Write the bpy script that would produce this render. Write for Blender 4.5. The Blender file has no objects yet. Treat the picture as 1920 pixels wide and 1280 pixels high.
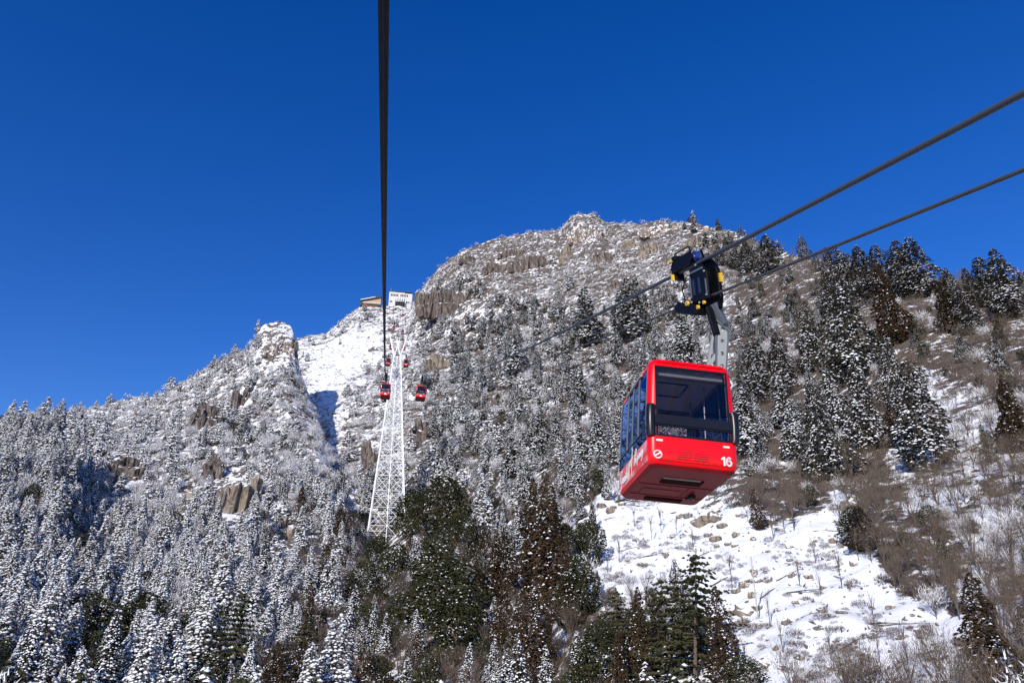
import bpy, bmesh, math, random
import numpy as np
from mathutils import Vector, Matrix
random.seed(7); rng=np.random.default_rng(11)
C=bpy.context.scene.collection
F=1450.; PIT=math.radians(23.)
cp,sp=math.cos(PIT),math.sin(PIT)
# ------------------------------------------------------------------ camera
cd=bpy.data.cameras.new('camera'); cam=bpy.data.objects.new('camera',cd); C.objects.link(cam)
cd.sensor_width=36; cd.lens=F/1920*36; cd.clip_start=.1; cd.clip_end=9000
cam.location=(0,0,0); cam.rotation_euler=(math.pi/2+PIT,0,0)
bpy.context.scene.camera=cam
def az_te(px,py):
    x=(np.asarray(px,float)-960)/F; y=(640-np.asarray(py,float))/F
    fx=cp-y*sp; fz=sp+y*cp; h=np.hypot(x,fx)
    return np.arctan2(x,fx), fz/h
def P(px,py,d):                       # point seen at a photo position, d metres away over ground
    a,t=az_te(px,py); return Vector((d*math.sin(a),d*math.cos(a),d*float(t)))
def proj(x,y,z):
    fw=y*cp+z*sp; up=-y*sp+z*cp
    return 960+F*x/fw, 640-F*up/fw
# ------------------------------------------------------------------ helpers
def tag(o,label=None,cat=None,group=None,kind=None):
    if label: o['label']=label
    if cat: o['category']=cat
    if group: o['group']=group
    if kind: o['kind']=kind
    return o
def empty(name,loc=(0,0,0)):
    o=bpy.data.objects.new(name,None); C.objects.link(o); o.location=loc; o.empty_display_size=.1; return o
def np_mesh(name,V,T,mi=None,mats=(),smooth=False):
    me=bpy.data.meshes.new(name); V=np.asarray(V,np.float32); T=np.asarray(T,np.int32)
    n,k=T.shape
    me.vertices.add(len(V)); me.vertices.foreach_set('co',V.ravel())
    me.loops.add(n*k); me.loops.foreach_set('vertex_index',T.ravel())
    me.polygons.add(n); me.polygons.foreach_set('loop_start',np.arange(0,n*k,k,dtype=np.int32))
    try: me.polygons.foreach_set('loop_total',np.full(n,k,np.int32))
    except Exception: pass
    for m in mats: me.materials.append(m)
    if mi is not None: me.polygons.foreach_set('material_index',np.asarray(mi,np.int32))
    me.polygons.foreach_set('use_smooth',np.full(n,bool(smooth)))
    me.update(calc_edges=True); me.validate(); return me
class MB:
    """collects simple shapes into one mesh"""
    def __init__(s): s.v=[]; s.f=[]; s.m=[]
    def add(s,vs,fs,mi=0):
        b=len(s.v); s.v+= [Vector(v) for v in vs]; s.f+=[tuple(i+b for i in f) for f in fs]; s.m+=[mi]*len(fs); return s
    def box(s,a,b,mi=0,M=None):
        x0,y0,z0=a; x1,y1,z1=b
        vs=[Vector(v) for v in ((x0,y0,z0),(x1,y0,z0),(x1,y1,z0),(x0,y1,z0),(x0,y0,z1),(x1,y0,z1),(x1,y1,z1),(x0,y1,z1))]
        if M is not None: vs=[M@v for v in vs]
        return s.add(vs,[(0,3,2,1),(4,5,6,7),(0,1,5,4),(1,2,6,5),(2,3,7,6),(3,0,4,7)],mi)
    def tube(s,pts,r,n=8,mi=0,r2=None,cap=True):
        pts=[Vector(p) for p in pts]; rings=[]; K=len(pts)
        for i,p in enumerate(pts):
            d=(pts[min(i+1,K-1)]-pts[max(i-1,0)]).normalized()
            up=Vector((0,0,1)) if abs(d.z)<.92 else Vector((0,1,0))
            a=d.cross(up).normalized(); b=a.cross(d)
            rr=r if r2 is None else r+(r2-r)*i/max(K-1,1)
            rings.append([p+(a*math.cos(2*math.pi*j/n)+b*math.sin(2*math.pi*j/n))*rr for j in range(n)])
        vs=[v for g in rings for v in g]; fs=[]
        for i in range(K-1):
            for j in range(n):
                fs.append((i*n+j,i*n+(j+1)%n,(i+1)*n+(j+1)%n,(i+1)*n+j))
        if cap: fs+=[tuple(range(n))[::-1],tuple(range((K-1)*n,K*n))]
        return s.add(vs,fs,mi)
    def bar(s,a,b,w,mi=0,h=None):
        a,b=Vector(a),Vector(b); d=(b-a).normalized(); h=h or w
        up=Vector((0,0,1)) if abs(d.z)<.92 else Vector((0,1,0))
        x=d.cross(up).normalized()*w/2; y=x.cross(d).normalized()*h/2
        vs=[a-x-y,a+x-y,a+x+y,a-x+y,b-x-y,b+x-y,b+x+y,b-x+y]
        return s.add(vs,[(0,3,2,1),(4,5,6,7),(0,1,5,4),(1,2,6,5),(2,3,7,6),(3,0,4,7)],mi)
    def prism(s,poly,o,ex,ey,ez,t,mi=0,t0=0):
        """flat outline (list of (x,y)) on plane o+ex*x+ey*y, thick from t0 to t along ez"""
        n=len(poly); vs=[o+ex*x+ey*y+ez*t0 for x,y in poly]+[o+ex*x+ey*y+ez*t for x,y in poly]
        fs=[tuple(range(n))[::-1],tuple(range(n,2*n))]+[(i,(i+1)%n,(i+1)%n+n,i+n) for i in range(n)]
        return s.add(vs,fs,mi)
    def build(s,name,mats,parent=None,smooth=False,bevel=0,M=None):
        me=bpy.data.meshes.new(name); vs=s.v if M is None else [M@v for v in s.v]
        me.from_pydata([tuple(v) for v in vs],[],s.f)
        if not isinstance(mats,(list,tuple)): mats=[mats]
        for m in mats: me.materials.append(m)
        me.polygons.foreach_set('material_index',s.m)
        bm=bmesh.new(); bm.from_mesh(me); bmesh.ops.recalc_face_normals(bm,faces=bm.faces)
        bm.to_mesh(me); bm.free()
        if smooth: me.polygons.foreach_set('use_smooth',[True]*len(me.polygons))
        me.update()
        o=bpy.data.objects.new(name,me); C.objects.link(o)
        if parent: o.parent=parent
        if bevel:
            b=o.modifiers.new('bevel','BEVEL'); b.width=bevel; b.segments=2; b.limit_method='ANGLE'; b.angle_limit=math.radians(35)
        return o
# ------------------------------------------------------------------ materials
def mat(name,col=(.5,.5,.5),rough=.6,metal=0,spec=.5,coat=0,noise=None,bump=None):
    """noise=(scale,colour2,lo,hi[,stretch])  bump=(scale,strength,distance)"""
    m=bpy.data.materials.new(name); m.use_nodes=True; nt=m.node_tree; b=nt.nodes['Principled BSDF']
    b.inputs['Base Color'].default_value=(*col,1); b.inputs['Roughness'].default_value=rough
    b.inputs['Metallic'].default_value=metal; b.inputs['Specular IOR Level'].default_value=spec
    if coat: b.inputs['Coat Weight'].default_value=coat; b.inputs['Coat Roughness'].default_value=.05
    tc=nt.nodes.new('ShaderNodeTexCoord')
    if noise:
        n=nt.nodes.new('ShaderNodeTexNoise'); n.inputs['Scale'].default_value=noise[0]; n.inputs['Detail'].default_value=6
        n.inputs['Roughness'].default_value=.65
        src=tc.outputs['Object']
        if len(noise)>4:
            mp=nt.nodes.new('ShaderNodeMapping'); mp.inputs['Scale'].default_value=noise[4]; nt.links.new(src,mp.inputs[0]); src=mp.outputs[0]
        nt.links.new(src,n.inputs['Vector'])
        r=nt.nodes.new('ShaderNodeValToRGB'); r.color_ramp.elements[0].position=noise[2]; r.color_ramp.elements[1].position=noise[3]
        r.color_ramp.elements[0].color=(*col,1); r.color_ramp.elements[1].color=(*noise[1],1)
        nt.links.new(n.outputs['Fac'],r.inputs[0]); nt.links.new(r.outputs[0],b.inputs['Base Color'])
    if bump:
        n=nt.nodes.new('ShaderNodeTexNoise'); n.inputs['Scale'].default_value=bump[0]; n.inputs['Detail'].default_value=8
        nt.links.new(tc.outputs['Object'],n.inputs['Vector'])
        q=nt.nodes.new('ShaderNodeBump'); q.inputs['Strength'].default_value=bump[1]; q.inputs['Distance'].default_value=bump[2]
        nt.links.new(n.outputs['Fac'],q.inputs['Height']); nt.links.new(q.outputs[0],b.inputs['Normal'])
    return m
SNOW=(.86,.88,.91)
m_snow=mat('snow',SNOW,.75,spec=.2)
m_green=mat('needles_green',(.030,.034,.013),.8,spec=.15,noise=(2.2,(.075,.070,.030),.4,.7))
m_brown=mat('needles_brown',(.042,.028,.015),.8,spec=.15,noise=(2.2,(.085,.050,.026),.4,.7))
m_dark=mat('needles_dark',(.036,.034,.026),.8,spec=.15,noise=(2.2,(.085,.072,.055),.4,.7))
m_grey=mat('needles_grey',(.14,.125,.105),.85,spec=.1,noise=(2.2,(.36,.34,.315),.4,.7))
m_bark=mat('bark',(.09,.07,.055),.9,spec=.1,noise=(3,(.20,.165,.14),.4,.65,(1,1,.2)))
m_twig=mat('twigs',(.085,.064,.05),.9,spec=.1,noise=(.5,(.185,.14,.11),.35,.65))
m_twig2=mat('twigs_grey',(.20,.165,.145),.9,spec=.1)
m_frost=mat('frosted_twigs',(.78,.78,.80),.8,spec=.1)
def rock_material(name,c1,c2,c3,snow_at=.56):
    m=bpy.data.materials.new(name); m.use_nodes=True; nt=m.node_tree; L=nt.links; N=nt.nodes; b=N['Principled BSDF']; b.inputs['Roughness'].default_value=.85
    b.inputs['Specular IOR Level'].default_value=.2
    tc=N.new('ShaderNodeTexCoord'); mp=N.new('ShaderNodeMapping'); mp.inputs['Scale'].default_value=(1,1,.30); L.new(tc.outputs['Object'],mp.inputs[0])
    n=N.new('ShaderNodeTexNoise'); n.inputs['Scale'].default_value=.55; n.inputs['Detail'].default_value=9; n.inputs['Roughness'].default_value=.68; L.new(mp.outputs[0],n.inputs[0])
    r=N.new('ShaderNodeValToRGB'); e=r.color_ramp.elements; e[0].position=.33; e[0].color=(*c1,1); e[1].position=.66; e[1].color=(*c3,1)
    k=r.color_ramp.elements.new(.5); k.color=(*c2,1); L.new(n.outputs[0],r.inputs[0])
    # dark weathering joints
    v=N.new('ShaderNodeTexVoronoi'); v.feature='DISTANCE_TO_EDGE'; v.inputs['Scale'].default_value=.32
    mp2=N.new('ShaderNodeMapping'); mp2.inputs['Scale'].default_value=(1,1,.35); 
    wn=N.new('ShaderNodeTexNoise'); wn.inputs['Scale'].default_value=.9; wn.inputs['Detail'].default_value=4; L.new(tc.outputs['Object'],wn.inputs[0])
    va=N.new('ShaderNodeVectorMath'); va.operation='MULTIPLY_ADD'; va.inputs[1].default_value=(1.6,1.6,1.6); L.new(wn.outputs['Color'],va.inputs[0]); L.new(tc.outputs['Object'],va.inputs[2])
    L.new(va.outputs[0],mp2.inputs[0]); L.new(mp2.outputs[0],v.inputs['Vector'])
    jr=N.new('ShaderNodeMapRange'); jr.inputs[1].default_value=0; jr.inputs[2].default_value=.05; jr.inputs[3].default_value=.35; jr.inputs[4].default_value=1; L.new(v.outputs['Distance'],jr.inputs[0])
    mu=N.new('ShaderNodeMix'); mu.data_type='RGBA'; mu.blend_type='MULTIPLY'; mu.inputs[0].default_value=1; L.new(r.outputs[0],mu.inputs[6]); L.new(jr.outputs[0],mu.inputs[7])
    g=N.new('ShaderNodeNewGeometry'); sx=N.new('ShaderNodeSeparateXYZ'); L.new(g.outputs['Normal'],sx.inputs[0])
    sn=N.new('ShaderNodeTexNoise'); sn.inputs['Scale'].default_value=.8; sn.inputs['Detail'].default_value=7; L.new(tc.outputs['Object'],sn.inputs[0])
    ad=N.new('ShaderNodeMath'); ad.operation='MULTIPLY_ADD'; ad.inputs[1].default_value=.55; L.new(sn.outputs[0],ad.inputs[0]); L.new(sx.outputs['Z'],ad.inputs[2])
    sr=N.new('ShaderNodeMapRange'); sr.inputs[1].default_value=snow_at+.22; sr.inputs[2].default_value=snow_at+.32; L.new(ad.outputs[0],sr.inputs[0])
    mx=N.new('ShaderNodeMix'); mx.data_type='RGBA'; L.new(sr.outputs[0],mx.inputs[0]); L.new(mu.outputs[2],mx.inputs[6]); mx.inputs[7].default_value=(*SNOW,1)
    L.new(mx.outputs[2],b.inputs['Base Color'])
    bp=N.new('ShaderNodeBump'); bp.inputs['Strength'].default_value=.8; bp.inputs['Distance'].default_value=.5; L.new(n.outputs[0],bp.inputs['Height']); L.new(bp.outputs[0],b.inputs['Normal'])
    return m
m_cliff=rock_material('cliff_rock',(.045,.037,.033),(.125,.10,.088),(.25,.21,.18))
m_tan=rock_material('tan_granite',(.09,.073,.058),(.225,.185,.145),(.34,.29,.23))
m_snowrock=rock_material('snow_plastered_rock',(.12,.095,.08),(.24,.19,.16),(.38,.32,.26),.22)
m_grock=rock_material('grey_granite',(.09,.078,.066),(.19,.165,.14),(.30,.27,.235),.55)
# ------------------------------------------------------------------ terrain
def vnoise(x,y,s,seed):
    r=np.random.default_rng(seed).random((256,256))
    x=x/s; y=y/s; xi=np.floor(x).astype(int); yi=np.floor(y).astype(int); fx=x-xi; fy=y-yi
    fx=fx*fx*(3-2*fx); fy=fy*fy*(3-2*fy)
    g=lambda i,j: r[(xi+i)&255,(yi+j)&255]
    return (g(0,0)*(1-fx)+g(1,0)*fx)*(1-fy)+(g(0,1)*(1-fx)+g(1,1)*fx)*fy-.5
MAIN=[
 [(-300,1330,150),(300,1330,150),(700,1330,140),(1100,1330,100),(1500,1330,85),(1920,1330,75),(2300,1330,70)],
 [(-300,1100,260),(300,1100,250),(700,1110,230),(1000,1100,165),(1100,1090,135),(1500,1100,115),(1920,1100,108),(2300,1100,100)],
 [(-300,950,340),(600,1000,310),(700,1030,318),(760,965,325),(900,960,285),(1000,950,240),(1120,935,190),(1400,900,165),(1650,920,150),(1920,930,138),(2300,930,130)],
 [(-300,900,420),(560,860,440),(640,830,430),(760,800,420),(1000,760,370),(1200,740,320),(1400,740,265),(1650,760,210),(1920,740,190),(2300,740,180)],
 [(-300,860,520),(500,760,560),(560,700,570),(640,690,560),(760,640,610),(900,640,530),(1100,600,500),(1300,560,440),(1500,600,320),(1700,600,270),(1920,600,250),(2300,620,240)],
 [(-300,830,700),(400,720,740),(540,650,760),(560,634,760),(610,625,760),(650,592,755),(675,578,750),(720,574,748),(768,574,735),(778,556,720),(795,532,712),(820,503,702),(860,472,696),(930,446,690),
  (1000,434,685),(1052,434,672),(1070,412,665),(1085,405,662),(1118,405,655),(1138,418,650),(1200,420,640),(1235,411,625),(1290,414,600),(1330,424,570),(1380,440,520),(1430,458,470),(1480,468,430),(1550,482,390),(1620,494,360),(1700,505,345),(1800,520,335),(1920,530,325),(2300,540,310)]]
LEFT=[
 [(-300,1330,148),(300,1330,148),(560,1330,140),(680,1350,130),(800,1500,120)],
 [(-300,1100,255),(300,1100,248),(500,1100,235),(640,1140,215),(720,1200,200),(800,1500,180)],
 [(-300,960,330),(300,955,330),(480,955,318),(580,985,295),(650,1030,275),(720,1160,240),(800,1500,200)],
 [(-300,850,415),(150,840,425),(300,815,420),(400,790,410),(480,770,405),(540,780,385),(580,830,355),(620,900,325),(670,1000,290),(720,1150,250),(800,1500,210)],
 [(-300,832,460),(0,840,480),(90,830,495),(128,806,500),(180,788,515),(240,763,525),(280,745,525),(350,710,525),(430,665,508),(462,655,494),(474,642,488),(484,616,482),(497,603,480),(520,598,480),(541,605,476),(550,622,470),(556,650,462),(562,690,448),(576,730,435),(600,795,402),(620,865,368),(650,945,325),(680,1020,295),(720,1150,255),(800,1500,215)]]
FAR_LEFT=[
 [(-300,1330,140),(60,1330,140),(160,1400,140),(250,1500,140)],
 [(-300,1100,225),(40,1100,225),(110,1130,225),(180,1300,220),(250,1500,220)],
 [(-300,930,285),(60,930,285),(95,960,280),(130,1050,270),(180,1250,260),(250,1500,240)],
 [(-300,870,330),(-100,845,335),(0,815,345),(25,795,348),(55,778,348),(88,774,345),(104,790,336),(112,850,320),(122,950,295),(140,1080,268),(200,1300,260),(250,1500,240)]]
def layer(az,d,rows,back):
    K=len(rows); D=np.zeros((K,len(az))); T=np.zeros((K,len(az)))
    for k,row in enumerate(rows):
        a,t=az_te([p[0] for p in row],[p[1] for p in row]); o=np.argsort(a)
        D[k]=np.interp(az,a[o],np.array([row[i][2] for i in o],float)); T[k]=np.interp(az,a[o],t[o])
    Z=np.empty((len(az),len(d)))
    for i in range(len(az)):
        dd=D[:,i].copy()
        for k in range(1,K): dd[k]=max(dd[k],dd[k-1]+2)
        zz=dd*T[:,i]
        z=np.interp(d,dd,zz); 
        z=np.where(d>dd[-1], zz[-1]-back*(d-dd[-1])+0*d, z)
        z=np.where(d<dd[0], -46+(zz[0]+46)*d/dd[0], z); Z[i]=z
    return Z
az=np.radians(np.concatenate([np.arange(-180,-50,5.),np.arange(-50,50.001,.105),np.arange(55,181,5.)]))
ds=np.concatenate([[0.5],np.arange(8,60,4),np.arange(60,400,.95),np.arange(400,860,1.15),np.geomspace(862,3800,60)])
Z=np.maximum(np.maximum(layer(az,ds,MAIN,.55),layer(az,ds,LEFT,.9)),layer(az,ds,FAR_LEFT,.9))
A,DD=np.meshgrid(az,ds,indexing='ij'); X=DD*np.sin(A); Y=DD*np.cos(A)
amp=np.clip((DD-40)/200,0,1)
# ribs that run down the slope, knolls, and small lumps
Z+=amp*(5*vnoise(X,Y,60,1)+4.5*vnoise(X,Y,26,2)*np.clip(DD/500,0,1)+1.6*vnoise(X,Y,9,3)+.7*vnoise(X,Y,3.4,4))
Z+=.75*vnoise(X,Y,5,5)+.22*vnoise(X,Y,2.2,6)
fade=np.clip((np.abs(A)-math.radians(52))/math.radians(25),0,1); Z=Z*(1-fade)+(-50+4*vnoise(X,Y,80,7))*fade
Z=np.maximum(Z,-60+3*vnoise(X,Y,100,8))
TE=Z/DD; RM=np.maximum.accumulate(TE,axis=1)
def ground(x,y):
    a=np.arctan2(x,y); d=np.hypot(x,y)
    i=np.clip(np.searchsorted(az,a)-1,0,len(az)-2); j=np.clip(np.searchsorted(ds,d)-1,0,len(ds)-2)
    fa=(a-az[i])/(az[i+1]-az[i]); fd=np.clip((d-ds[j])/(ds[j+1]-ds[j]),0,1)
    return (Z[i,j]*(1-fa)+Z[i+1,j]*fa)*(1-fd)+(Z[i,j+1]*(1-fa)+Z[i+1,j+1]*fa)*fd
def hit(px,py):
    """ground point seen at a photo position -> (x,y,z,d) or None"""
    a,t=az_te(px,py); i=int(np.clip(np.searchsorted(az,a),1,len(az)-1)); j=int(np.searchsorted(RM[i],t))
    if j>=len(ds) or ds[j]>850: return None
    d=ds[j]; x,y=d*math.sin(a),d*math.cos(a); return x,y,float(ground(x,y)),float(d)
def in_poly(px,py,poly):
    c=False; n=len(poly)
    for i in range(n):
        x1,y1=poly[i]; x2,y2=poly[i-1]
        c^=((y1>py)!=(y2>py)) & (px<(x2-x1)*(py-y1)/(y2-y1+1e-9)+x1)
    return c
PX,PY=proj(X,np.maximum(Y,1),Z)
def soft(poly,grow=0): 
    q=PX+26*vnoise(X,Y,9,21)*2, PY+26*vnoise(X,Y,9,22)*2
    r=np.zeros(X.shape,bool); c=in_poly(q[0],q[1],poly); return np.asarray(c)
GULLY=[(560,650),(620,640),(680,612),(712,606),(722,640),(705,680),(670,700),(655,760),(640,850),(615,870),(600,800),(575,720)]
FIELD=[(1098,965),(1140,935),(1260,948),(1340,940),(1400,965),(1440,1000),(1500,985),(1560,930),(1600,990),(1640,1060),(1720,1130),(1800,1190),(1850,1290),(1380,1330),(1330,1200),(1250,1140),(1110,1120)]
RIGHT_OPEN=[(1690,690),(1760,690),(1840,760),(1920,800),(2100,820),(2100,1000),(1920,1330),(1860,1330),(1790,1180),(1800,1000),(1700,940),(1640,900),(1690,840),(1720,760)]
BARE_R=[(1290,430),(1500,440),(1920,480),(2100,480),(2100,820),(1920,800),(1780,690),(1700,690),(1660,890),(1800,1000),(1790,1180),(1720,1130),(1640,1060),(1560,930),(1420,960),(1380,900),(1380,560)]
SUMMIT=[(770,300),(1330,300),(1330,500),(1250,540),(980,560),(800,600)]
MIDBARE=[(800,620),(1100,560),(1300,560),(1300,700),(1150,900),(1080,1000),(960,1060),(760,1000),(760,860)]
bare=np.full(X.shape,.52)
front=(Y>1)&(np.abs(A)<math.radians(50))
for poly,v in ((SUMMIT,.64),(BARE_R,.70),(MIDBARE,.62),(RIGHT_OPEN,.38),(GULLY,.30),(FIELD,.07)):
    bare=np.where(soft(poly)&front,v,bare)
bare=np.where(front&(PX>450)&(PX<1100)&(PY>960),.6,bare)
for _k in range(6):
    bare[1:-1,1:-1]=(bare[1:-1,1:-1]*2+bare[2:,1:-1]+bare[:-2,1:-1]+bare[1:-1,2:]+bare[1:-1,:-2]+bare[2:,2:]+bare[:-2,:-2])/8
_fm=soft(FIELD).astype(float)*front
for _k in range(4): _fm[1:-1,1:-1]=(_fm[1:-1,1:-1]+_fm[2:,1:-1]+_fm[:-2,1:-1]+_fm[1:-1,2:]+_fm[1:-1,:-2])/5
Z+=_fm*(1.5*vnoise(X,Y,4.2,31)+.8*vnoise(X,Y,1.9,32))
na,nd=X.shape
idx=np.arange(na*nd).reshape(na,nd)
Q=np.stack([idx[:-1,:-1],idx[:-1,1:],idx[1:,1:],idx[1:,:-1]],-1).reshape(-1,4)
m=bpy.data.materials.new('mountain_ground'); m.use_nodes=True; nt=m.node_tree; N=nt.nodes; L=nt.links; b=N['Principled BSDF']; b.inputs['Roughness'].default_value=.8; b.inputs['Specular IOR Level'].default_value=.2
tc=N.new('ShaderNodeTexCoord'); at=N.new('ShaderNodeAttribute'); at.attribute_name='bare'
n1=N.new('ShaderNodeTexNoise'); n1.inputs['Scale'].default_value=.35; n1.inputs['Detail'].default_value=10; n1.inputs['Roughness'].default_value=.72; L.new(tc.outputs['Object'],n1.inputs[0])
n2=N.new('ShaderNodeTexNoise'); n2.inputs['Scale'].default_value=.09; n2.inputs['Detail'].default_value=4; L.new(tc.outputs['Object'],n2.inputs[0])
ma=N.new('ShaderNodeMath'); ma.operation='MULTIPLY_ADD'; ma.inputs[1].default_value=.35; L.new(n2.outputs[0],ma.inputs[0]); L.new(n1.outputs[0],ma.inputs[2])   # ~ .5+.17
sb=N.new('ShaderNodeMath'); sb.operation='MULTIPLY_ADD'; sb.inputs[1].default_value=.42; L.new(at.outputs['Fac'],sb.inputs[0]); L.new(ma.outputs[0],sb.inputs[2])
mr=N.new('ShaderNodeMapRange'); mr.inputs[1].default_value=.86; mr.inputs[2].default_value=.90; L.new(sb.outputs[0],mr.inputs[0])
lit=N.new('ShaderNodeTexNoise'); lit.inputs['Scale'].default_value=2.2; lit.inputs['Detail'].default_value=8; L.new(tc.outputs['Object'],lit.inputs[0])
lr=N.new('ShaderNodeValToRGB'); e=lr.color_ramp.elements; e[0].position=.35; e[0].color=(.05,.04,.033,1); e[1].position=.70; e[1].color=(.17,.138,.115,1); L.new(lit.outputs[0],lr.inputs[0])
mx=N.new('ShaderNodeMix'); mx.data_type='RGBA'; L.new(mr.outputs[0],mx.inputs[0]); mx.inputs[6].default_value=(*SNOW,1); L.new(lr.outputs[0],mx.inputs[7]); L.new(mx.outputs[2],b.inputs['Base Color'])
bp=N.new('ShaderNodeBump'); bp.inputs['Strength'].default_value=.7; bp.inputs['Distance'].default_value=1.2; L.new(n1.outputs[0],bp.inputs['Height']); L.new(bp.outputs[0],b.inputs['Normal'])
me=np_mesh('snowy_mountainside',np.stack([X,Y,Z],-1).reshape(-1,3),Q,mats=[m],smooth=True)
at_=me.attributes.new('bare','FLOAT','POINT'); at_.data.foreach_set('value',bare.astype(np.float32).ravel())
ter=bpy.data.objects.new('mountain_terrain',me); C.objects.link(ter)
tag(ter,'steep snow-covered mountainside with gully and ridges',None,None,'structure')
# ------------------------------------------------------------------ vegetation shapes (unit height)
def shell_points(N,R,r,prof,low=.06,layers=None,lump=.22,inner=.72):
    """points on a ragged crown surface; prof(t)->radius factor"""
    ph=r.random(6)*6.28; out=[]
    T=np.linspace(0,1,200); wgt=np.array([prof(t) for t in T])+.04; cdf=np.cumsum(wgt); cdf/=cdf[-1]
    t=np.interp(r.random(N),cdf,T)
    if layers: t=np.clip((np.round(t*layers)+.28*r.standard_normal(N))/layers,0,1)
    a=r.random(N)*2*math.pi
    lob=1+lump*(.6*np.sin(2*a+ph[0]+5*t)+.5*np.sin(3*a+ph[1]-9*t)+.4*np.sin(5*a+ph[2]+14*t)+.5*np.sin(17*t+ph[3]+a))
    rad=R*np.array([prof(q) for q in t])*lob*(inner+(1.06-inner)*r.random(N)**.5)
    z=low+(1-low)*t
    return np.stack([rad*np.cos(a),rad*np.sin(a),z],1),np.stack([np.cos(a),np.sin(a),0*a],1),t
def tuft_mesh(c,o,s,snow,r,hi=True,snow_flat=.5,droop=.35,ss=1.):
    """ragged needle clumps (material 0) with lumps of snow lying on them (material 1)"""
    N=len(c); tng=np.stack([-o[:,1],o[:,0],0*s],1); up=np.array([0,0,1.]); S=s[:,None]
    j=lambda k=.28: (r.random((N,3))-.5)*k*S
    V=[];T=[];M=[]
    if hi:
        vs=[c+tng*S+j(.5),c-tng*S+j(.5),c+o*S*1.35-up*S*droop+j(.6),c-o*S*.7+j(.4),c+up*S*.55+j(.4),c-up*S*.75+o*S*.25+j(.5)]
        tr=[(0,2,4),(2,1,4),(1,3,4),(3,0,4),(2,0,5),(1,2,5),(3,1,5),(0,3,5)]
    else:
        vs=[c+tng*S*1.1+j(.5),c-tng*S*1.1+j(.5),c+o*S*1.2-up*S*droop+j(.5),c+up*S*.7-o*S*.2+j(.4)]
        tr=[(0,2,3),(2,1,3),(1,0,3)]
    k=len(vs); V.append(np.stack(vs,1).reshape(-1,3)); b=(np.arange(N)*k)[:,None,None]
    T.append((np.array(tr)[None]+b).reshape(-1,3)); M.append(np.zeros(N*len(tr),int)); n0=N*k
    q=np.nonzero(snow>0)[0]
    if len(q):
        n=5 if hi else 4; cc=c[q]; oo=o[q]; tt=tng[q]; SS=S[q]*(.55+.55*snow[q])[:,None]*ss; m_=len(q); a0=r.random(m_)*6.28
        ring=[]
        for i in range(n):
            a=a0+i*2*math.pi/n; rr=SS*(.85+.35*r.random((m_,1)))
            ring.append(cc+oo*(np.cos(a)[:,None]*rr+.3*SS)+tt*np.sin(a)[:,None]*rr+up*(.32-.38*np.cos(a)[:,None])*SS+(r.random((m_,3))-.5)*.2*SS)
        apex=cc+oo*SS*.3+up*SS*(.45+snow_flat)
        vs=np.stack(ring+[apex],1).reshape(-1,3); tr=[(i,(i+1)%n,n) for i in range(n)]
        V.append(vs); T.append((np.array(tr)[None]+(np.arange(m_)*(n+1))[:,None,None]).reshape(-1,3)+n0); M.append(np.ones(m_*n,int))
    return np.concatenate(V),np.concatenate(T),np.concatenate(M)
def join(parts):
    V=[];T=[];M=[];n=0
    for v,t,m_ in parts: V.append(v);T.append(t+n);M.append(m_);n+=len(v)
    return np.concatenate(V),np.concatenate(T),np.concatenate(M)
def stick(a,b,r0,r1,mi,n=5):
    a=np.array(a,float);b=np.array(b,float);d=b-a;d/=np.linalg.norm(d)+1e-9;u=np.cross(d,[.3,.9,.2]);u/=np.linalg.norm(u);w_=np.cross(d,u)
    an=np.arange(n)*2*math.pi/n; R0=a+r0*(np.cos(an)[:,None]*u+np.sin(an)[:,None]*w_); R1=b+r1*(np.cos(an)[:,None]*u+np.sin(an)[:,None]*w_)
    t=[]
    for i in range(n): k=(i+1)%n; t+=[(i,k,n+k),(i,n+k,n+i)]
    return np.concatenate([R0,R1]),np.array(t),np.full(2*n,mi)
def slivers(p0,dirs,ln,wd,r,mi):
    """thin tapering twigs"""
    N=len(p0); e=r.standard_normal((N,3)); s=np.cross(dirs,e); s/=np.linalg.norm(s,axis=1)[:,None]+1e-9
    v=np.stack([p0+s*wd[:,None]*.5,p0-s*wd[:,None]*.5,p0+dirs*ln[:,None]],1).reshape(-1,3)
    return v,np.arange(3*N).reshape(-1,3),np.full(N,mi)
def cone_prof(p=.85,base=.12): return lambda t: min(1,(t+.02)/base)**.6*max(0,1-t)**p if t<base else max(0,1-t)**p
def conifer(r,N,R,snow_p,hi=True,p=.85,layers=None,lump=.2,size=.027,trunk=True,snow_top=None,low=.05,ss=1.):
    c,o,t=shell_points(N,R,r,cone_prof(p),low=low,layers=layers,lump=lump)
    s=size*(.6+.9*r.random(N)**1.6)*(1 if hi else 1.75)*(1.12-.35*t)
    sp_=snow_p if snow_top is None else snow_p+(snow_top-snow_p)*t
    # snow lies in patches, not evenly
    pat=.35*np.sin(c[:,0]*38+r.random()*6)+.35*np.sin(c[:,2]*29+c[:,1]*30+r.random()*6)
    sn=np.where(r.random(N)+.35*pat<sp_,.25+.95*r.random(N)**1.3,0)
    parts=[tuft_mesh(c,o,s,sn,r,hi,ss=ss)]
    # inner needle mass
    K=60 if hi else 10
    ci,oi,ti=shell_points(K,R*.55,r,cone_prof(p),low=low+.02,lump=.1,inner=.4); ci[:,2]=ci[:,2]*.9
    parts.append(tuft_mesh(ci,oi,np.full(K,size*(2.2 if hi else 3.6)),np.zeros(K),r,hi))
    tr=[stick((0,0,-.08),(0,0,.5),.013,.008,2),stick((0,0,.5),(0,0,.97),.008,.003,2,4)]
    return join(parts),join(tr)
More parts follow.
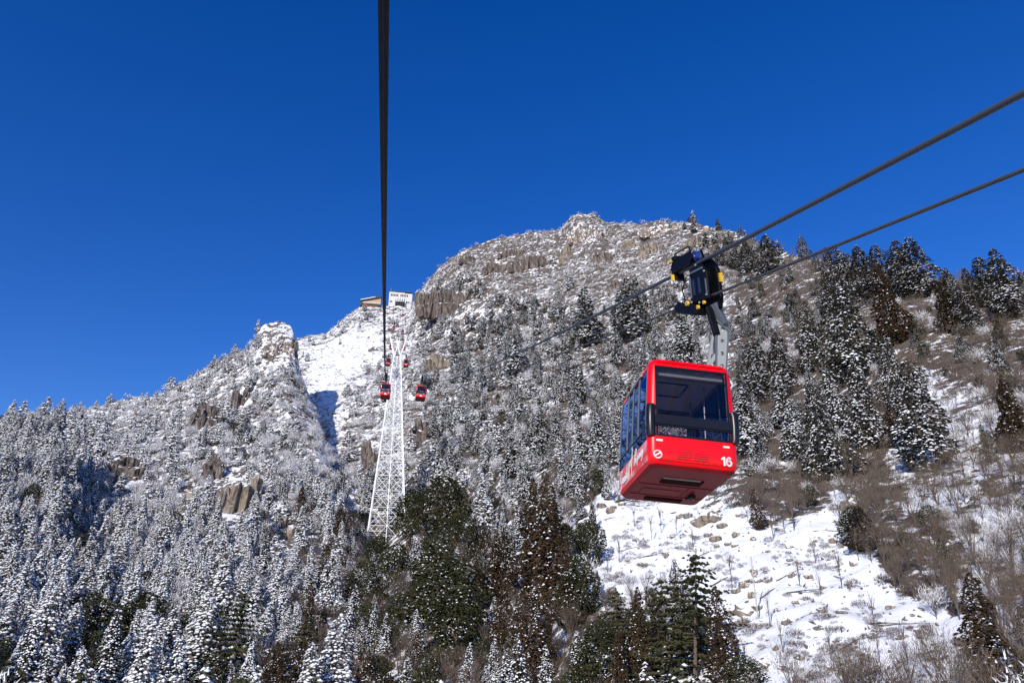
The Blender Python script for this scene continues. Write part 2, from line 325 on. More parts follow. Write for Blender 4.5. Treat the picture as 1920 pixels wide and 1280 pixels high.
def broad(r,N,R,snow_p,hi=True,size=.04,ss=.7):
    """rounded evergreen crown of several uneven masses"""
    prof=lambda t: (math.sin(math.pi*min(1,(t*.86+.14)))**.6)
    c,o,t=shell_points(N,R,r,prof,low=.12,lump=.34,inner=.55); s=size*(.7+.7*r.random(N))*(1 if hi else 1.6)
    sn=np.where(r.random(N)<snow_p,.35+.6*r.random(N),0)
    tr=[stick((0,0,-.08),(.02,0,.6),.02,.01,2)]
    for i in range(4):
        a=r.random()*6.28; tr.append(stick((0,0,.2+.1*i),(R*.6*math.cos(a),R*.6*math.sin(a),.5+.1*i),.009,.003,2,4))
    K=40 if hi else 10
    ci,oi,_=shell_points(K,R*.6,r,prof,low=.16,lump=.2,inner=.2)
    return join([tuft_mesh(c,o,s,sn,r,hi,ss=ss),tuft_mesh(ci,oi,np.full(K,size*1.9),np.zeros(K),r,hi)]),join(tr)
def layered(r,N,R,snow_p):
    """open fir: flat drooping boughs round a straight trunk"""
    parts=[];tr=[stick((0,0,-.08),(0,0,.98),.018,.003,2,7)]
    for k in range(17):
        z=.16+.80*k/17; L=R*(1-z)**.6*(.75+.5*r.random())+.02
        for i in range(5):
            a=r.random()*6.28; d=np.array([math.cos(a),math.sin(a),0]); q=max(3,int(13*L/R))
            tr.append(stick((0,0,z),d*L+np.array([0,0,z-.02]),.004,.001,2,3))
            f=np.linspace(.15,1,q); c=d[None]*L*f[:,None]+np.array([0,0,z])+np.stack([0*f,0*f,-.03*f+.02*f**2],1)+(r.random((q,3))-.5)*.022
            parts.append(tuft_mesh(c,np.repeat(d[None],q,0),.021*(1.2-.5*f)*(.8+.4*r.random(q)),np.where(r.random(q)<snow_p,.4,0),r,True,snow_flat=.3,ss=.7))
    return join(parts),join(tr)
def bare(r,N,R,hi=True,frost=0.,wide=1.,base=.25):
    """leafless tree: forked limbs ending in fans of fine twigs (0 twig, 1 frost, 2 bark)"""
    tr=[stick((0,0,-.06),(0,0,base*1.5+.05),.014,.007,2)]
    tips=[]
    nl=9 if hi else 6
    for i in range(nl):
        a=i*2.4+r.random(); z0=base*(.5+.9*r.random()); rr=R*(.35+.5*r.random())
        p1=np.array([rr*math.cos(a)*.55,rr*math.sin(a)*.55,z0+.25+.1*r.random()]); p2=np.array([rr*math.cos(a),rr*math.sin(a),.62+.33*r.random()])
        tr+= [stick((0,0,z0),p1,.008,.005,2,4),stick(p1,p2,.005,.002,2,3)]
        tips+=[(p1,p2)]
    c=np.empty((N,3)); k=r.integers(0,nl,N); f=r.random(N)
    for i in range(N): a,b_=tips[k[i]]; c[i]=a+(b_-a)*f[i]
    c+=r.standard_normal((N,3))*np.array([R*.26,R*.26,.075]); c[:,2]=np.clip(c[:,2],.12,.97)
    d=c-np.array([0,0,.12]); d/=np.linalg.norm(d,axis=1)[:,None]; d=d+r.standard_normal((N,3))*.5; d[:,2]+=.25; d/=np.linalg.norm(d,axis=1)[:,None]
    w_=(.0075 if hi else .016)*wide; ln=.07+.11*r.random(N); fr=r.random(N)<frost
    parts=[]
    if (~fr).any(): parts.append(slivers(c[~fr],d[~fr],ln[~fr],np.full((~fr).sum(),w_),r,0))
    if fr.any(): parts.append(slivers(c[fr],d[fr],ln[fr]*.9,np.full(fr.sum(),w_*1.7),r,1))
    return join(parts),join(tr)
def thicket(r,N,frost,hi=True):
    """low dense bush of twigs holding rime and lumps of snow"""
    a=r.random(N)*6.28; rr=.62*np.sqrt(r.random(N)); h=np.sqrt(np.maximum(0,1-(rr/.72)**2))*(.45+.5*r.random(N))
    c=np.stack([rr*np.cos(a),rr*np.sin(a),h*.85],1); d=np.stack([.7*np.cos(a)*rr/.6,.7*np.sin(a)*rr/.6,.5+.5*r.random(N)],1)+r.standard_normal((N,3))*.45
    d/=np.linalg.norm(d,axis=1)[:,None]; ln=.16+.22*r.random(N); fr=r.random(N)<frost
    w_=(.03 if hi else .05)
    parts=[]
    if (~fr).any(): parts.append(slivers(c[~fr],d[~fr],ln[~fr],np.full((~fr).sum(),w_),r,0))
    if fr.any(): parts.append(slivers(c[fr],d[fr],ln[fr],np.full(fr.sum(),w_*1.35),r,1))
    K=int(N*.20*frost)
    if K:
        o=np.stack([np.cos(a[:K]),np.sin(a[:K]),0*a[:K]],1); t_=tuft_mesh(c[:K],o,np.full(K,.055 if hi else .09),np.full(K,.9),r,hi); parts.append(t_)
    tr=[stick((0.05*math.cos(q),.05*math.sin(q),-.1),(.4*math.cos(q),.4*math.sin(q),.6),.02,.008,2,3) for q in (0,1.3,2.6,4,5.2)]
    return join(parts),join(tr)
# kind -> (materials, hi variants, lo variants)
def R_(s): return np.random.default_rng(s)
KINDS={}
def kind(name,mats,hi,lo): KINDS[name]=dict(mats=mats,hi=hi,lo=lo)
kind('snowy_conifer',[m_grey,m_snow,m_bark],
  [conifer(R_(100+i),1050,(.19,.17,.22,.16,.2,.24)[i],.95,p=.75,lump=.3,size=.0175) for i in range(6)],
  [conifer(R_(120+i),165,(.19,.17,.22,.25)[i],.97,hi=False,p=.75,lump=.28) for i in range(4)])
kind('half_snowy_conifer',[m_dark,m_snow,m_bark],
  [conifer(R_(140+i),1100,(.19,.22,.17,.2)[i],.66,p=.7,lump=.3,size=.0165) for i in range(4)],
  [conifer(R_(150+i),155,(.2,.22,.18,.24)[i],.66,hi=False,p=.7,lump=.28) for i in range(4)])
kind('cedar_tree',[m_dark,m_snow,m_bark],
  [conifer(R_(160+i),2500,(.2,.18,.23,.17,.21)[i],(.52,.6,.44,.5,.64)[i],p=.54,lump=.4,snow_top=.2,size=.0130,ss=.95) for i in range(5)],
  [conifer(R_(170+i),125,(.2,.18,.23)[i],.4,hi=False,p=.7,lump=.3,snow_top=.2) for i in range(3)])
kind('brown_cedar',[m_brown,m_snow,m_bark],
  [conifer(R_(180+i),2300,(.17,.2,.14)[i],(.10,.16,.06)[i],p=.6,lump=.38,size=.0128,ss=.85) for i in range(3)],
  [conifer(R_(185+i),125,(.18,.2,.16)[i],.16,hi=False,p=.65,lump=.3) for i in range(3)])
kind('evergreen_tree',[m_green,m_snow,m_bark],
  [broad(R_(190+i),2100,(.34,.3,.38,.28)[i],(.05,.17,.09,.22)[i],size=.0165) for i in range(4)],
  [broad(R_(195+i),125,(.34,.3,.38)[i],.2,hi=False) for i in range(3)])
kind('bare_tree',[m_twig,m_snow,m_bark],
  [bare(R_(200+i),620,.34,wide=.62) for i in range(5)],
  [bare(R_(210+i),130,.36,hi=False,wide=.8) for i in range(4)])
kind('frosted_tree',[m_twig2,m_frost,m_bark],
  [bare(R_(220+i),900,.36,frost=.6,wide=.95,base=.2) for i in range(4)],
  [bare(R_(230+i),150,.38,hi=False,frost=.6,base=.2) for i in range(4)])
kind('frosted_shrub',[m_twig2,m_frost,m_bark],
  [thicket(R_(240+i),260,.46) for i in range(5)],[thicket(R_(250+i),85,.46,hi=False) for i in range(5)])
kind('bare_shrub',[m_twig,m_frost,m_bark],
  [thicket(R_(260+i),230,.07) for i in range(4)],[thicket(R_(270+i),75,.06,hi=False) for i in range(4)])
kind('fir_tree',[m_green,m_snow,m_bark],[layered(R_(280),0,.36,.035)],[layered(R_(281),0,.36,.035)])
# ------------------------------------------------------------------ where they stand
plants=[]   # (kind,x,y,z,h,widen,rot,px,py,hpx)
def add_plant(k,px,py,hm=None,hpx=None,wide=1.):
    g=hit(px,py)
    if g is None: return None
    x,y,z,d=g
    dist=math.sqrt(x*x+y*y+z*z)
    if hm is None: hm=hpx*dist/F/.93
    plants.append((k,x,y,z,hm,wide,random.random()*6.28,px,py,hm*F/dist)); return plants[-1]
HAND=[('cedar_tree',1440,515,76,1.3),('cedar_tree',1402,515,66,1.2),('cedar_tree',1378,505,50,1.2),('cedar_tree',1350,500,42,1.2),('cedar_tree',1509,488,50,.9),('cedar_tree',1578,555,92,1.2),('cedar_tree',1624,560,100,1.25),('cedar_tree',1652,562,100,1.2),
 ('cedar_tree',1698,556,102,1.3),('cedar_tree',1726,560,108,1.3),('cedar_tree',1788,555,48,1.1),('cedar_tree',1820,548,44,1.2),('cedar_tree',1855,575,88,1.3),('cedar_tree',1902,600,122,1.2),('cedar_tree',1560,600,90,1.1),
 ('cedar_tree',1600,720,195,1.0),('cedar_tree',1622,850,165,.95),('half_snowy_conifer',1575,820,120,.9),('brown_cedar',1680,650,155,.95),('cedar_tree',1672,770,125,.8),('cedar_tree',1522,700,140,.8),('cedar_tree',1470,745,120,1.1),('cedar_tree',1550,905,175,.9),('half_snowy_conifer',1490,870,110,.9),
 ('cedar_tree',1738,885,185,1.05),('brown_cedar',1690,840,105,1.1),('brown_cedar',1908,850,125,1.2),('brown_cedar',1792,625,92,1.3),('cedar_tree',1822,630,90,1.2),('cedar_tree',1425,760,130,1.1),('half_snowy_conifer',1400,860,130,1.1),
 ('snowy_conifer',1045,580,52,.9),('snowy_conifer',1068,545,38,1.),('half_snowy_conifer',1160,690,68,1.1),('snowy_conifer',890,745,70,.8),('half_snowy_conifer',965,705,90,1.),('half_snowy_conifer',1105,650,120,1.2),('half_snowy_conifer',1185,640,130,1.2),('half_snowy_conifer',1290,690,110,1.2),
 ('half_snowy_conifer',1085,760,85,1.1),('half_snowy_conifer',1010,860,100,1.1),('half_snowy_conifer',1120,870,90,1.2),('snowy_conifer',905,1010,110,1.2),('half_snowy_conifer',960,900,85,1.2),
 ('brown_cedar',1002,1120,205,.95),('brown_cedar',1046,1160,240,.95),('brown_cedar',938,1130,125,1.3),('brown_cedar',1075,1190,150,1.1),('evergreen_tree',822,1010,112,1.2),('evergreen_tree',765,1010,80,1.),('evergreen_tree',860,1060,90,1.),('evergreen_tree',800,1190,150,1.1),
 ('evergreen_tree',855,1180,120,1.2),('evergreen_tree',850,1250,130,1.2),('evergreen_tree',680,1150,85,1.),('evergreen_tree',740,1110,80,1.),('evergreen_tree',700,1080,70,1.),
 ('fir_tree',1303,1278,215,1.05),('fir_tree',1262,1290,180,.9),('brown_cedar',1205,1292,155,.95),('brown_cedar',1362,1300,155,1.),('fir_tree',1165,1260,130,.9),('fir_tree',1190,1240,100,.9),('brown_cedar',1868,1300,165,1.3),('evergreen_tree',1130,1300,110,1.1),('evergreen_tree',1090,1170,110,.9),
 ('brown_cedar',1622,1040,75,1.9),('evergreen_tree',1600,1030,60,1.3),('brown_cedar',1160,1330,120,1.),('evergreen_tree',1400,1330,80,1.2),('brown_cedar',1010,1290,170,1.),('brown_cedar',970,1230,110,1.1),('snowy_conifer',175,1010,62,.9),
 ('fir_tree',430,1290,150,1.1),('fir_tree',560,1290,110,1.1),('evergreen_tree',250,1240,100,1.4),('evergreen_tree',160,1230,90,1.4),('snowy_conifer',60,1290,150,1.),('snowy_conifer',370,1290,150,1.1),('snowy_conifer',505,1160,95,1.),
 ('snowy_conifer',130,797,30,1.),('snowy_conifer',157,795,20,1.),('snowy_conifer',462,660,20,1.),('brown_cedar',1230,1180,0,1)]
for k,px,py,h,wd in HAND:
    if h: add_plant(k,px,py,None,h,wd)
def vn(px,py): return float(vnoise(np.array(px),np.array(py),34.,61))+.5*float(vnoise(np.array(px),np.array(py),12.,62))
def choose(px,py,d):
    """what grows at this spot of the mountain: (kind, height m, spacing factor) or None"""
    q=random.random(); j=random.uniform(.55,1.38)
    jx=px+random.uniform(-22,22); jy=py+random.uniform(-16,16)
    I=lambda poly: bool(in_poly(jx,jy,poly))
    for (x,y0,y1,hw) in EXC:
        if abs(px-x)<hw and y0<py<y1: return None
    if 655<px<715 and 545<py<582: return None
    if 722<px<772 and py<606: return None
    if in_poly(px,py,[(700,985),(735,985),(705,1034),(685,1040),(676,1030)]): return None
    if I(GULLY): return ('frosted_shrub',random.uniform(.8,2.8),1.2) if q<.8 and vn(px,py)>-.08 else None
    if I(FIELD): return ('bare_shrub',.35+1.1*random.random()**2,.9) if q<.6 and vn(px,py)>.16 else None
    if I(RIGHT_OPEN):
        if py<790 and q<.2: return ('bare_shrub',2.2*j,.8)
        if q<.66: return ('bare_tree',6.*j,.9)
        if q<.70: return ('frosted_tree',5*j,1.)
        if q<.80: return ('bare_shrub',2.2*j,1.5)
        return ('evergreen_tree',3*j,1.7) if q<.86 else None
    wob=40*math.sin(px*.013)+20*math.sin(px*.041)
    if px<565 and py<(792 if px<200 else 900-.40*(px-200))+wob*.35:       # upper left ridge
        if q<.45: return ('frosted_shrub',3.4*j,.75)
        if q<.68: return ('frosted_tree',6*j,1)
        return ('snowy_conifer',7.5*j,.9)
    if px>=565 and px<1290 and py<560+(.0 if px<980 else 0)+wob*.6-(20 if px>1150 else 0):   # summit scrub
        if q<.58: return ('frosted_shrub',3.4*j,.66)
        if q<.93 or px<1250: return ('frosted_tree',5.*j,.66) if random.random()<.75 else ('bare_shrub',2.6*j,.8)
        return ('half_snowy_conifer',8*j,1)
    if px<790 and py<900 and px>560: 
        return ('frosted_shrub',3.2*j,.8) if q<.6 else ('frosted_tree',6.5*j,1.) if q<.85 else ('snowy_conifer',9*j,1.)
    if 190<px<560 and py<985:
        if q<.34: return ('snowy_conifer',10*j,.85)
        if q<.42: return ('half_snowy_conifer',10*j,.9)
        if q<.78: return ('frosted_tree',6.5*j,.8)
        return ('bare_tree',5.5*j,.9) if q<.9 else ('evergreen_tree',5*j,1) if q<.95 else ('frosted_shrub',3*j,.9)
    if px<480 and q>.93: return ('bare_tree',7*j,.9)
    if px<480:
        low=max(0,(py-1090)/190.)
        if q<.25*low+.07: return ('evergreen_tree',10*j,1)
        if q<.32*low+.07: return ('half_snowy_conifer',13*j,.9)
        if q<.78: return ('snowy_conifer',12.5*j,.76)
        return ('frosted_tree',7*j,1)
    if py>960+wob*.5 and px<1110:
        if px<640 and q<.3: return ('snowy_conifer',12*j,.9)
        if q<.15: return ('evergreen_tree',7*j,1)
        if q<.40: return ('half_snowy_conifer',10*j,1)
        if q<.56: return ('brown_cedar',9*j,1)
        if q<.93: return ('bare_tree',7*j,.95)
        return ('frosted_tree',5*j,1) if py<1120 else ('bare_shrub',2.5*j,1)
    if py>960 and px>=1080 and px<1430:
        if q<.12: return ('brown_cedar',6*j,1.1)
        if q<.32: return ('evergreen_tree',4.5*j,1.1)
        if q<.70: return ('bare_tree',5*j,1.1)
        return ('half_snowy_conifer',6*j,1.1) if q<.78 else None
    if px<700:
        if q<.42: return ('snowy_conifer',10*j,.9)
        if q<.6: return ('half_snowy_conifer',10*j,.9)
        return ('frosted_tree',7*j,1)
    if px<1330:
        f=(px-760)/500.
        if q<.26-.16*f: return ('snowy_conifer',11*j,.95)
        if q<.60-.06*f: return ('half_snowy_conifer',12*j,.95)
        if q<.76-.1*f: return ('frosted_tree',7*j,1)
        if q<.95: return ('bare_tree',7*j,.95)
        return ('evergreen_tree',5*j,1.2)
    if in_poly(px,py,BARE_R) or px>1330:
        if px>1600 or (py>900): 
            if q<.07 and py<850: return ('cedar_tree',9*j,1.1)
            if q<.66: return ('bare_tree',6.*j,.88)
            if q<.71: return ('frosted_tree',5.*j,.9)
            return ('bare_shrub',2.6*j,1.1) if q<.93 else ('evergreen_tree',4*j,1.2)
        if q<.15: return ('cedar_tree',11.*j,1.1)
        if q<.33: return ('half_snowy_conifer',11.5*j,1.05)
        if q<.82: return ('bare_tree',6.5*j,.82)
        if q<.89: return ('frosted_tree',6*j,.85)
        return ('bare_shrub',3*j,1.1)
    return ('bare_shrub',2*j,1)
CELL=24; gridh={}
def clash(px,py,rx,ry):
    cx,cy=int(px//CELL),int(py//CELL); n=int(max(rx,ry)*2//CELL)+1
    for i in range(-n,n+1):
        for j in range(-n,n+1):
            for (x,y,a,b_) in gridh.get((cx+i,cy+j),()):
                if ((px-x)/((rx+a)*.5))**2+((py-y)/((ry+b_)*.5))**2<1: return True
    return False
def claim(px,py,rx,ry): gridh.setdefault((int(px//CELL),int(py//CELL)),[]).append((px,py,rx,ry))
WID={'snowy_conifer':.38,'half_snowy_conifer':.38,'cedar_tree':.4,'brown_cedar':.34,'evergreen_tree':.62,'bare_tree':.62,'frosted_tree':.66,'frosted_shrub':1.25,'bare_shrub':1.25,'fir_tree':.6}
for p in plants: claim(p[7],p[8],WID[p[0]]*p[9]*.8,p[9]*.26)
EXC=[(1130,462,498,18),(1180,445,470,16),(960,462,486,26),(1300,440,470,20),(885,474,496,22),(1160,520,552,18),(850,560,604,60),(795,545,600,18),(1095,425,466,26),(1238,425,456,34),(1222,460,492,22),(1000,485,516,40),(930,490,522,22),(822,665,716,24),(690,850,905,14),(790,800,850,20),(520,590,705,36),(455,735,785,16),(385,770,825,22),(232,870,935,30),(430,900,1012,40),(398,870,925,14),(346,920,985,18),(530,975,1040,18),(487,1035,1080,12),(1328,420,450,18),(1374,430,458,12),(740,1025,1085,26),(832,1085,1150,16),(20,880,930,20)]
NO_PLANTS=[(1165,925,22),(1310,985,30),(420,930,34),(440,905,30),(345,935,20),(232,880,26),(525,635,30),(540,1000,10),(487,1045,10),(1392,1140,34),(1330,965,20),(1600,946,14)]
n_try=0
for n_try in range(80000):
    px=random.uniform(-190,2110); py=random.uniform(400,1400)
    a,t=az_te(px,py); i=int(np.clip(np.searchsorted(az,a),1,len(az)-1)); j=int(np.searchsorted(RM[i],t))
    if j>=len(ds) or ds[j]>850: continue
    d=ds[j]
    if any((px-x)**2+((py-y)*1.2)**2<r_*r_ for x,y,r_ in NO_PLANTS): continue
    c=choose(px,py,d)
    if c is None: continue
    k,h,spc=c; dist=d*math.sqrt(1+float(t)**2); hp=h*F/dist
    rx=max(5,WID[k]*hp*.78*spc); ry=max(4.5,(hp*.30 if 'shrub' not in k else hp*.62)*spc)
    if clash(px,py,rx,ry): continue
    claim(px,py,rx,ry); x,y=d*math.sin(a),d*math.cos(a)
    plants.append((k,x,y,float(ground(x,y)),h,random.uniform(.85,1.2),random.random()*6.28,px,py,hp))
print('plants',len(plants),{k:sum(1 for p in plants if p[0]==k) for k in KINDS})
# ---- landmarks that the labels refer to (photo position of each)
MARKS=[('white lattice tower',728,860),('pinnacle rock',520,640),('ropeway station',745,575),('wooden lookout building',694,565),('high brown cliff',850,545),('domed summit crag',1095,435),('flat-topped summit crag',1240,440),
 ('heart-shaped boulder',345,925),('streaked brown slab',430,925),('dark left-slope ledge',232,880),('stacked boulder pair',530,995),('lone square boulder',487,1045),('near red cabin',1270,810),('round boulder cluster',1310,985),
 ('pale snowfield ledges',1392,1130),('blunt dark boulder',1597,946),('tall fir',1303,1200),('skyline mast',1793,500),('twin cable carriage',1310,520),('yellow rock wall',820,680),('snow gully',610,740),('snowfield pole',1422,1115),
 ('far left shaded hillock',50,800),('big skyline cedar',1715,500),('boulder near the right edge',1805,1210),('log on the snowfield',1690,1165),('two nearest far cabins',758,748)]
ORD=['nearest','second','third','fourth','fifth','sixth','seventh','eighth','ninth','tenth','eleventh','twelfth','thirteenth','fourteenth','fifteenth','sixteenth','seventeenth','eighteenth','nineteenth','twentieth']
LOOK={'snowy_conifer':'snow-laden conifer','half_snowy_conifer':'half-snowy conifer','cedar_tree':'snow-speckled dark cedar','brown_cedar':'red-brown cedar','evergreen_tree':'bushy green evergreen','bare_tree':'leafless brown tree',
 'frosted_tree':'frosted leafless tree','frosted_shrub':'frosted white shrub','bare_shrub':'brown leafless shrub','fir_tree':'open green fir'}
CAT={'snowy_conifer':'conifer','half_snowy_conifer':'conifer','cedar_tree':'cedar','brown_cedar':'cedar','evergreen_tree':'evergreen','bare_tree':'bare tree','frosted_tree':'bare tree','frosted_shrub':'shrub','bare_shrub':'shrub','fir_tree':'fir'}
def direction(dx,dy):
    a=math.degrees(math.atan2(-dy,dx))%360
    return ['to the right of','up and right of','straight above','up and left of','to the left of','down and left of','straight below','down and right of'][int(((a+22.5)%360)//45)]
labels={}
def label_all(sel):
    b={}
    for i in sel:
        p=plants[i]; mx_=p[7]; my=p[8]-p[9]*.5
        k,(nm,x,y)=min(enumerate(MARKS),key=lambda e:(e[1][1]-mx_)**2+(e[1][2]-my)**2)
        b.setdefault((p[0],nm,direction(mx_-x,my-y)),[]).append(((x-mx_)**2+(y-my)**2,i))
    for (k,nm,dr),l in b.items():
        l.sort()
        for n,(q,i) in enumerate(l):
            o=ORD[n] if n<len(ORD) else 'farther'
            labels[i]=f"{LOOK[k]}, {o} one {dr} the {nm}" if len(l)>1 else f"{LOOK[k]}, the only one {dr} the {nm}"
vis=[i for i,p in enumerate(plants) if -60<p[7]<1980 and 395<p[8]<1290+p[9]*.75]
ind=set()
for k in KINDS:
    l=sorted([i for i in vis if plants[i][0]==k],key=lambda i:-plants[i][9])[:290]; ind|=set(l)
label_all(sorted(ind))
# ---- individuals
protos={}
def proto(k,v,which):
    key=(k,v,which)
    if key not in protos:
        cr,tr=KINDS[k]['hi'][v]; nm=k+'_'+which if which!='whole' else k
        V,T,M=cr if which=='crown' else tr if which=='trunk' else join([cr,tr])
        protos[key]=np_mesh(nm,V,T,M,KINDS[k]['mats'])
    return protos[key]
for i in sorted(ind):
    k,x,y,z,h,wd,rot,px,py,hp=plants[i]; v=i%len(KINDS[k]['hi'])
    lean=(random.gauss(0,.045),random.gauss(0,.045),rot)
    if hp>42 and 'shrub' not in k:
        o=bpy.data.objects.new(k,None); C.objects.link(o); o.empty_display_size=.5
        for wch in ('crown','trunk'):
            c=bpy.data.objects.new(wch,proto(k,v,wch)); C.objects.link(c); c.parent=o
    else:
        o=bpy.data.objects.new(k,proto(k,v,'whole')); C.objects.link(o)
    o.location=(x,y,z-.02*h); o.scale=(h*wd,h*wd,h); o.rotation_euler=lean
    tag(o,labels[i],CAT[k],{'shrub':'shrubs','bare tree':'leafless trees'}.get(CAT[k],CAT[k]+' trees')+' on the mountainside')
# ---- the uncountable rest of each kind, one mesh per kind
STUFF={'snowy_conifer':('snowy_conifer_forest','far-off mass of snow-laden conifers covering the slopes'),'half_snowy_conifer':('half_snowy_forest','far-off mass of conifers half covered in snow'),'cedar_tree':('cedar_forest','mass of distant dark cedars'),
 'brown_cedar':('brown_cedar_forest','mass of distant red-brown cedars'),'evergreen_tree':('evergreen_forest','mass of distant bushy evergreens'),'bare_tree':('bare_woods','mass of leafless brown trees on the slopes'),'frosted_tree':('frosted_woods','mass of frosted leafless trees'),
 'frosted_shrub':('frosted_undergrowth','white frosted scrub covering the upper mountain'),'bare_shrub':('bare_undergrowth','low brown brush on the slopes')}
for k in KINDS:
    rest=[i for i,p in enumerate(plants) if p[0]==k and i not in ind]
    if not rest: continue
    V=[];T=[];M=[];n=0
    lo=[join(v) for v in KINDS[k]['lo']]
    for i in rest:
        _,x,y,z,h,wd,rot,px,py,hp=plants[i]; v,t,mm=lo[i%len(lo)]
        cr,sr=math.cos(rot),math.sin(rot)
        q=np.stack([(v[:,0]*cr-v[:,1]*sr)*h*wd+x,(v[:,0]*sr+v[:,1]*cr)*h*wd+y,v[:,2]*h+z-.02*h],1)
        V.append(q);T.append(t+n);M.append(mm);n+=len(q)
    me=np_mesh(STUFF[k][0],np.concatenate(V),np.concatenate(T),np.concatenate(M),KINDS[k]['mats'])
    o=bpy.data.objects.new(STUFF[k][0],me); C.objects.link(o); tag(o,STUFF[k][1],None,None,'stuff')
# ------------------------------------------------------------------ rock
def hull_block(bm,c,half,r,M=None,n=13,rnd=.5):
    """one weathered block: convex hull of jittered points, cut finer and roughened"""
    b2=bmesh.new()
    if rnd<.8:
        for i in range(8): b2.verts.new(Vector(((i&1)*2-1,(i>>1&1)*2-1,(i>>2&1)*2-1)))
        for v in b2.verts: v.co=Vector([v.co[k]*(1-rnd*.55*r.random()-.04) for k in range(3)])
        for i in range(6): p=r.standard_normal(3); p/=np.linalg.norm(p); b2.verts.new(Vector(p*(1+.15*r.random())))
    else:
        for i in range(n+10): p=r.standard_normal(3); p/=np.linalg.norm(p); b2.verts.new(Vector(p*(.82+.22*r.random())))
    g=bmesh.ops.convex_hull(b2,input=b2.verts[:])
    bmesh.ops.delete(b2,geom=[v for v in g['geom_interior'] if isinstance(v,bmesh.types.BMVert) and v.is_valid],context='VERTS')
    bmesh.ops.subdivide_edges(b2,edges=b2.edges[:],cuts=2,use_grid_fill=True)
    if rnd>=.8: bmesh.ops.smooth_vert(b2,verts=b2.verts[:],factor=.45,use_axis_x=True,use_axis_y=True,use_axis_z=True)
    from mathutils import noise as mn
    off=Vector(r.random(3)*50); a_=.17 if rnd<.8 else .10
    for v in b2.verts: v.co+=Vector([mn.noise(v.co*1.7+off+Vector((k*9.,0,0)))*a_*1.6+mn.noise(v.co*4.3+off+Vector((k*7.,3,0)))*a_*.7 for k in range(3)])
    mp={}
    for v in b2.verts:
        p=Vector([v.co[k]*half[k]+c[k] for k in range(3)]); mp[v]=bm.verts.new(M@p if M is not None else p)
    for f in b2.faces: bm.faces.new([mp[v] for v in f.verts])
    b2.free()
def finish(bm,name,mats,sub=.0,disp=.0,loc=(0,0,0)):
    me=bpy.data.meshes.new(name); bmesh.ops.recalc_face_normals(bm,faces=bm.faces); bm.to_mesh(me); bm.free()
    for m in mats: me.materials.append(m)
    o=bpy.data.objects.new(name,me); C.objects.link(o); o.location=loc
    return o
def facing(px,py):
    a,_=az_te(px,py); a=float(a); return Vector((math.cos(a),-math.sin(a),0)),Vector((math.sin(a),math.cos(a),0))
def crag(name,px,py,wpx,hpx,n,m,label,cat='rock outcrop',seed=1,tall=1.6,round_=.4,env=None,depth=1.,sink=.25):
    """outcrop of jointed blocks; px,py = middle of its foot, wpx/hpx = its width and height in the photo"""
    g=hit(px,py)
    if g is None: print('no ground',name,px,py); return
    x,y,z,d=g; dist=math.sqrt(x*x+y*y+z*z); k=dist/F; w=wpx*k; h=hpx*k/.9
    r=np.random.default_rng(seed); ex,ey=facing(px,py); bm=bmesh.new()
    for i in range(n):
        u=(i+.5+.6*(r.random()-.5))/n*2-1
        top=(env(u) if env else (1-.55*u*u))*(.8+.25*r.random())
        lv=max(1,int(round(top*h/(w/n*tall*2.2))))
        for j in range(lv):
            hh=top*h/lv/2; zc=-sink*h*.3+hh*(2*j+1)
            hw=w/n*.5*(.95+.8*r.random()); dp=w/n*.6*depth*(1+.6*r.random())
            back=(zc/h)*h*.45+dp*.5+r.random()*w/n*.5
            M=Matrix.Translation(Vector(ex)*(u*w/2)+Vector(ey)*back+Vector((0,0,zc)))@Matrix(((ex.x,ey.x,0,0),(ex.y,ey.y,0,0),(0,0,1,0),(0,0,0,1)))@Matrix.Rotation(r.uniform(-.6,.6),4,'Z')@Matrix.Rotation(r.uniform(-.1,.1),4,'X')@Matrix.Rotation(r.uniform(-.26,.26),4,'Y')
            hull_block(bm,(0,0,0),(hw,dp,hh*1.18),r,M,rnd=round_)
    return tag(finish(bm,name,[m],loc=(x,y,z)),label,cat)
crag('cliff',850,590,128,66,17,m_cliff,'high brown cliff with vertical joints under the white dome','cliff',3,tall=1.9,env=lambda u:(.95-.35*max(0,u)) if u>-.8 else .75)
crag('cliff_buttress',795,584,36,50,5,m_cliff,'narrow brown buttress at the left end of the high cliff','cliff',4,tall=2)
crag('summit_crag',1095,452,62,42,9,m_snowrock,'domed summit crag capped with thick snow','rock outcrop',5,tall=1.0,round_=.7)
crag('summit_crag',1065,486,34,36,4,m_tan,'pale fractured rock just below the domed summit crag','rock outcrop',6,tall=1.3)
crag('summit_crag',1238,440,78,28,8,m_snowrock,'flat-topped pale summit crag with a snowy cap','rock outcrop',7,tall=.8,round_=.6)
crag('bare_rock',1222,478,44,36,4,m_tan,'smooth pale slab below the flat-topped summit crag','rock slab',8,tall=1.2,round_=.6)
crag('boulder',1328,437,36,26,3,m_tan,'large rounded boulder standing on the summit skyline','boulder',9,tall=1,round_=.95)
crag('boulder',1374,446,20,17,2,m_tan,'pair of small upright stones at the end of the summit skyline','boulder',10,tall=1,round_=.95)
crag('rocky_outcrop',1000,506,90,34,9,m_cliff,'broken brown rock face between the high cliff and the summit','rock face',11,tall=1.3)
crag('rocky_outcrop',930,512,46,26,5,m_cliff,'small brown rock face with a snow ledge above the cliff','rock face',12,tall=1.2)
crag('rocky_outcrop',822,694,52,34,6,m_tan,'yellowish rock wall right of the white tower','rock wall',13,tall=1.5)
crag('rocky_outcrop',700,660,24,12,3,m_cliff,'low reddish rock hump in the snow left of the tower top','rock face',14,tall=.7,round_=.8)
crag('rocky_outcrop',690,880,26,56,3,m_cliff,'tall brown rock left of the white tower under a snow cap','rock face',15,tall=2.2)
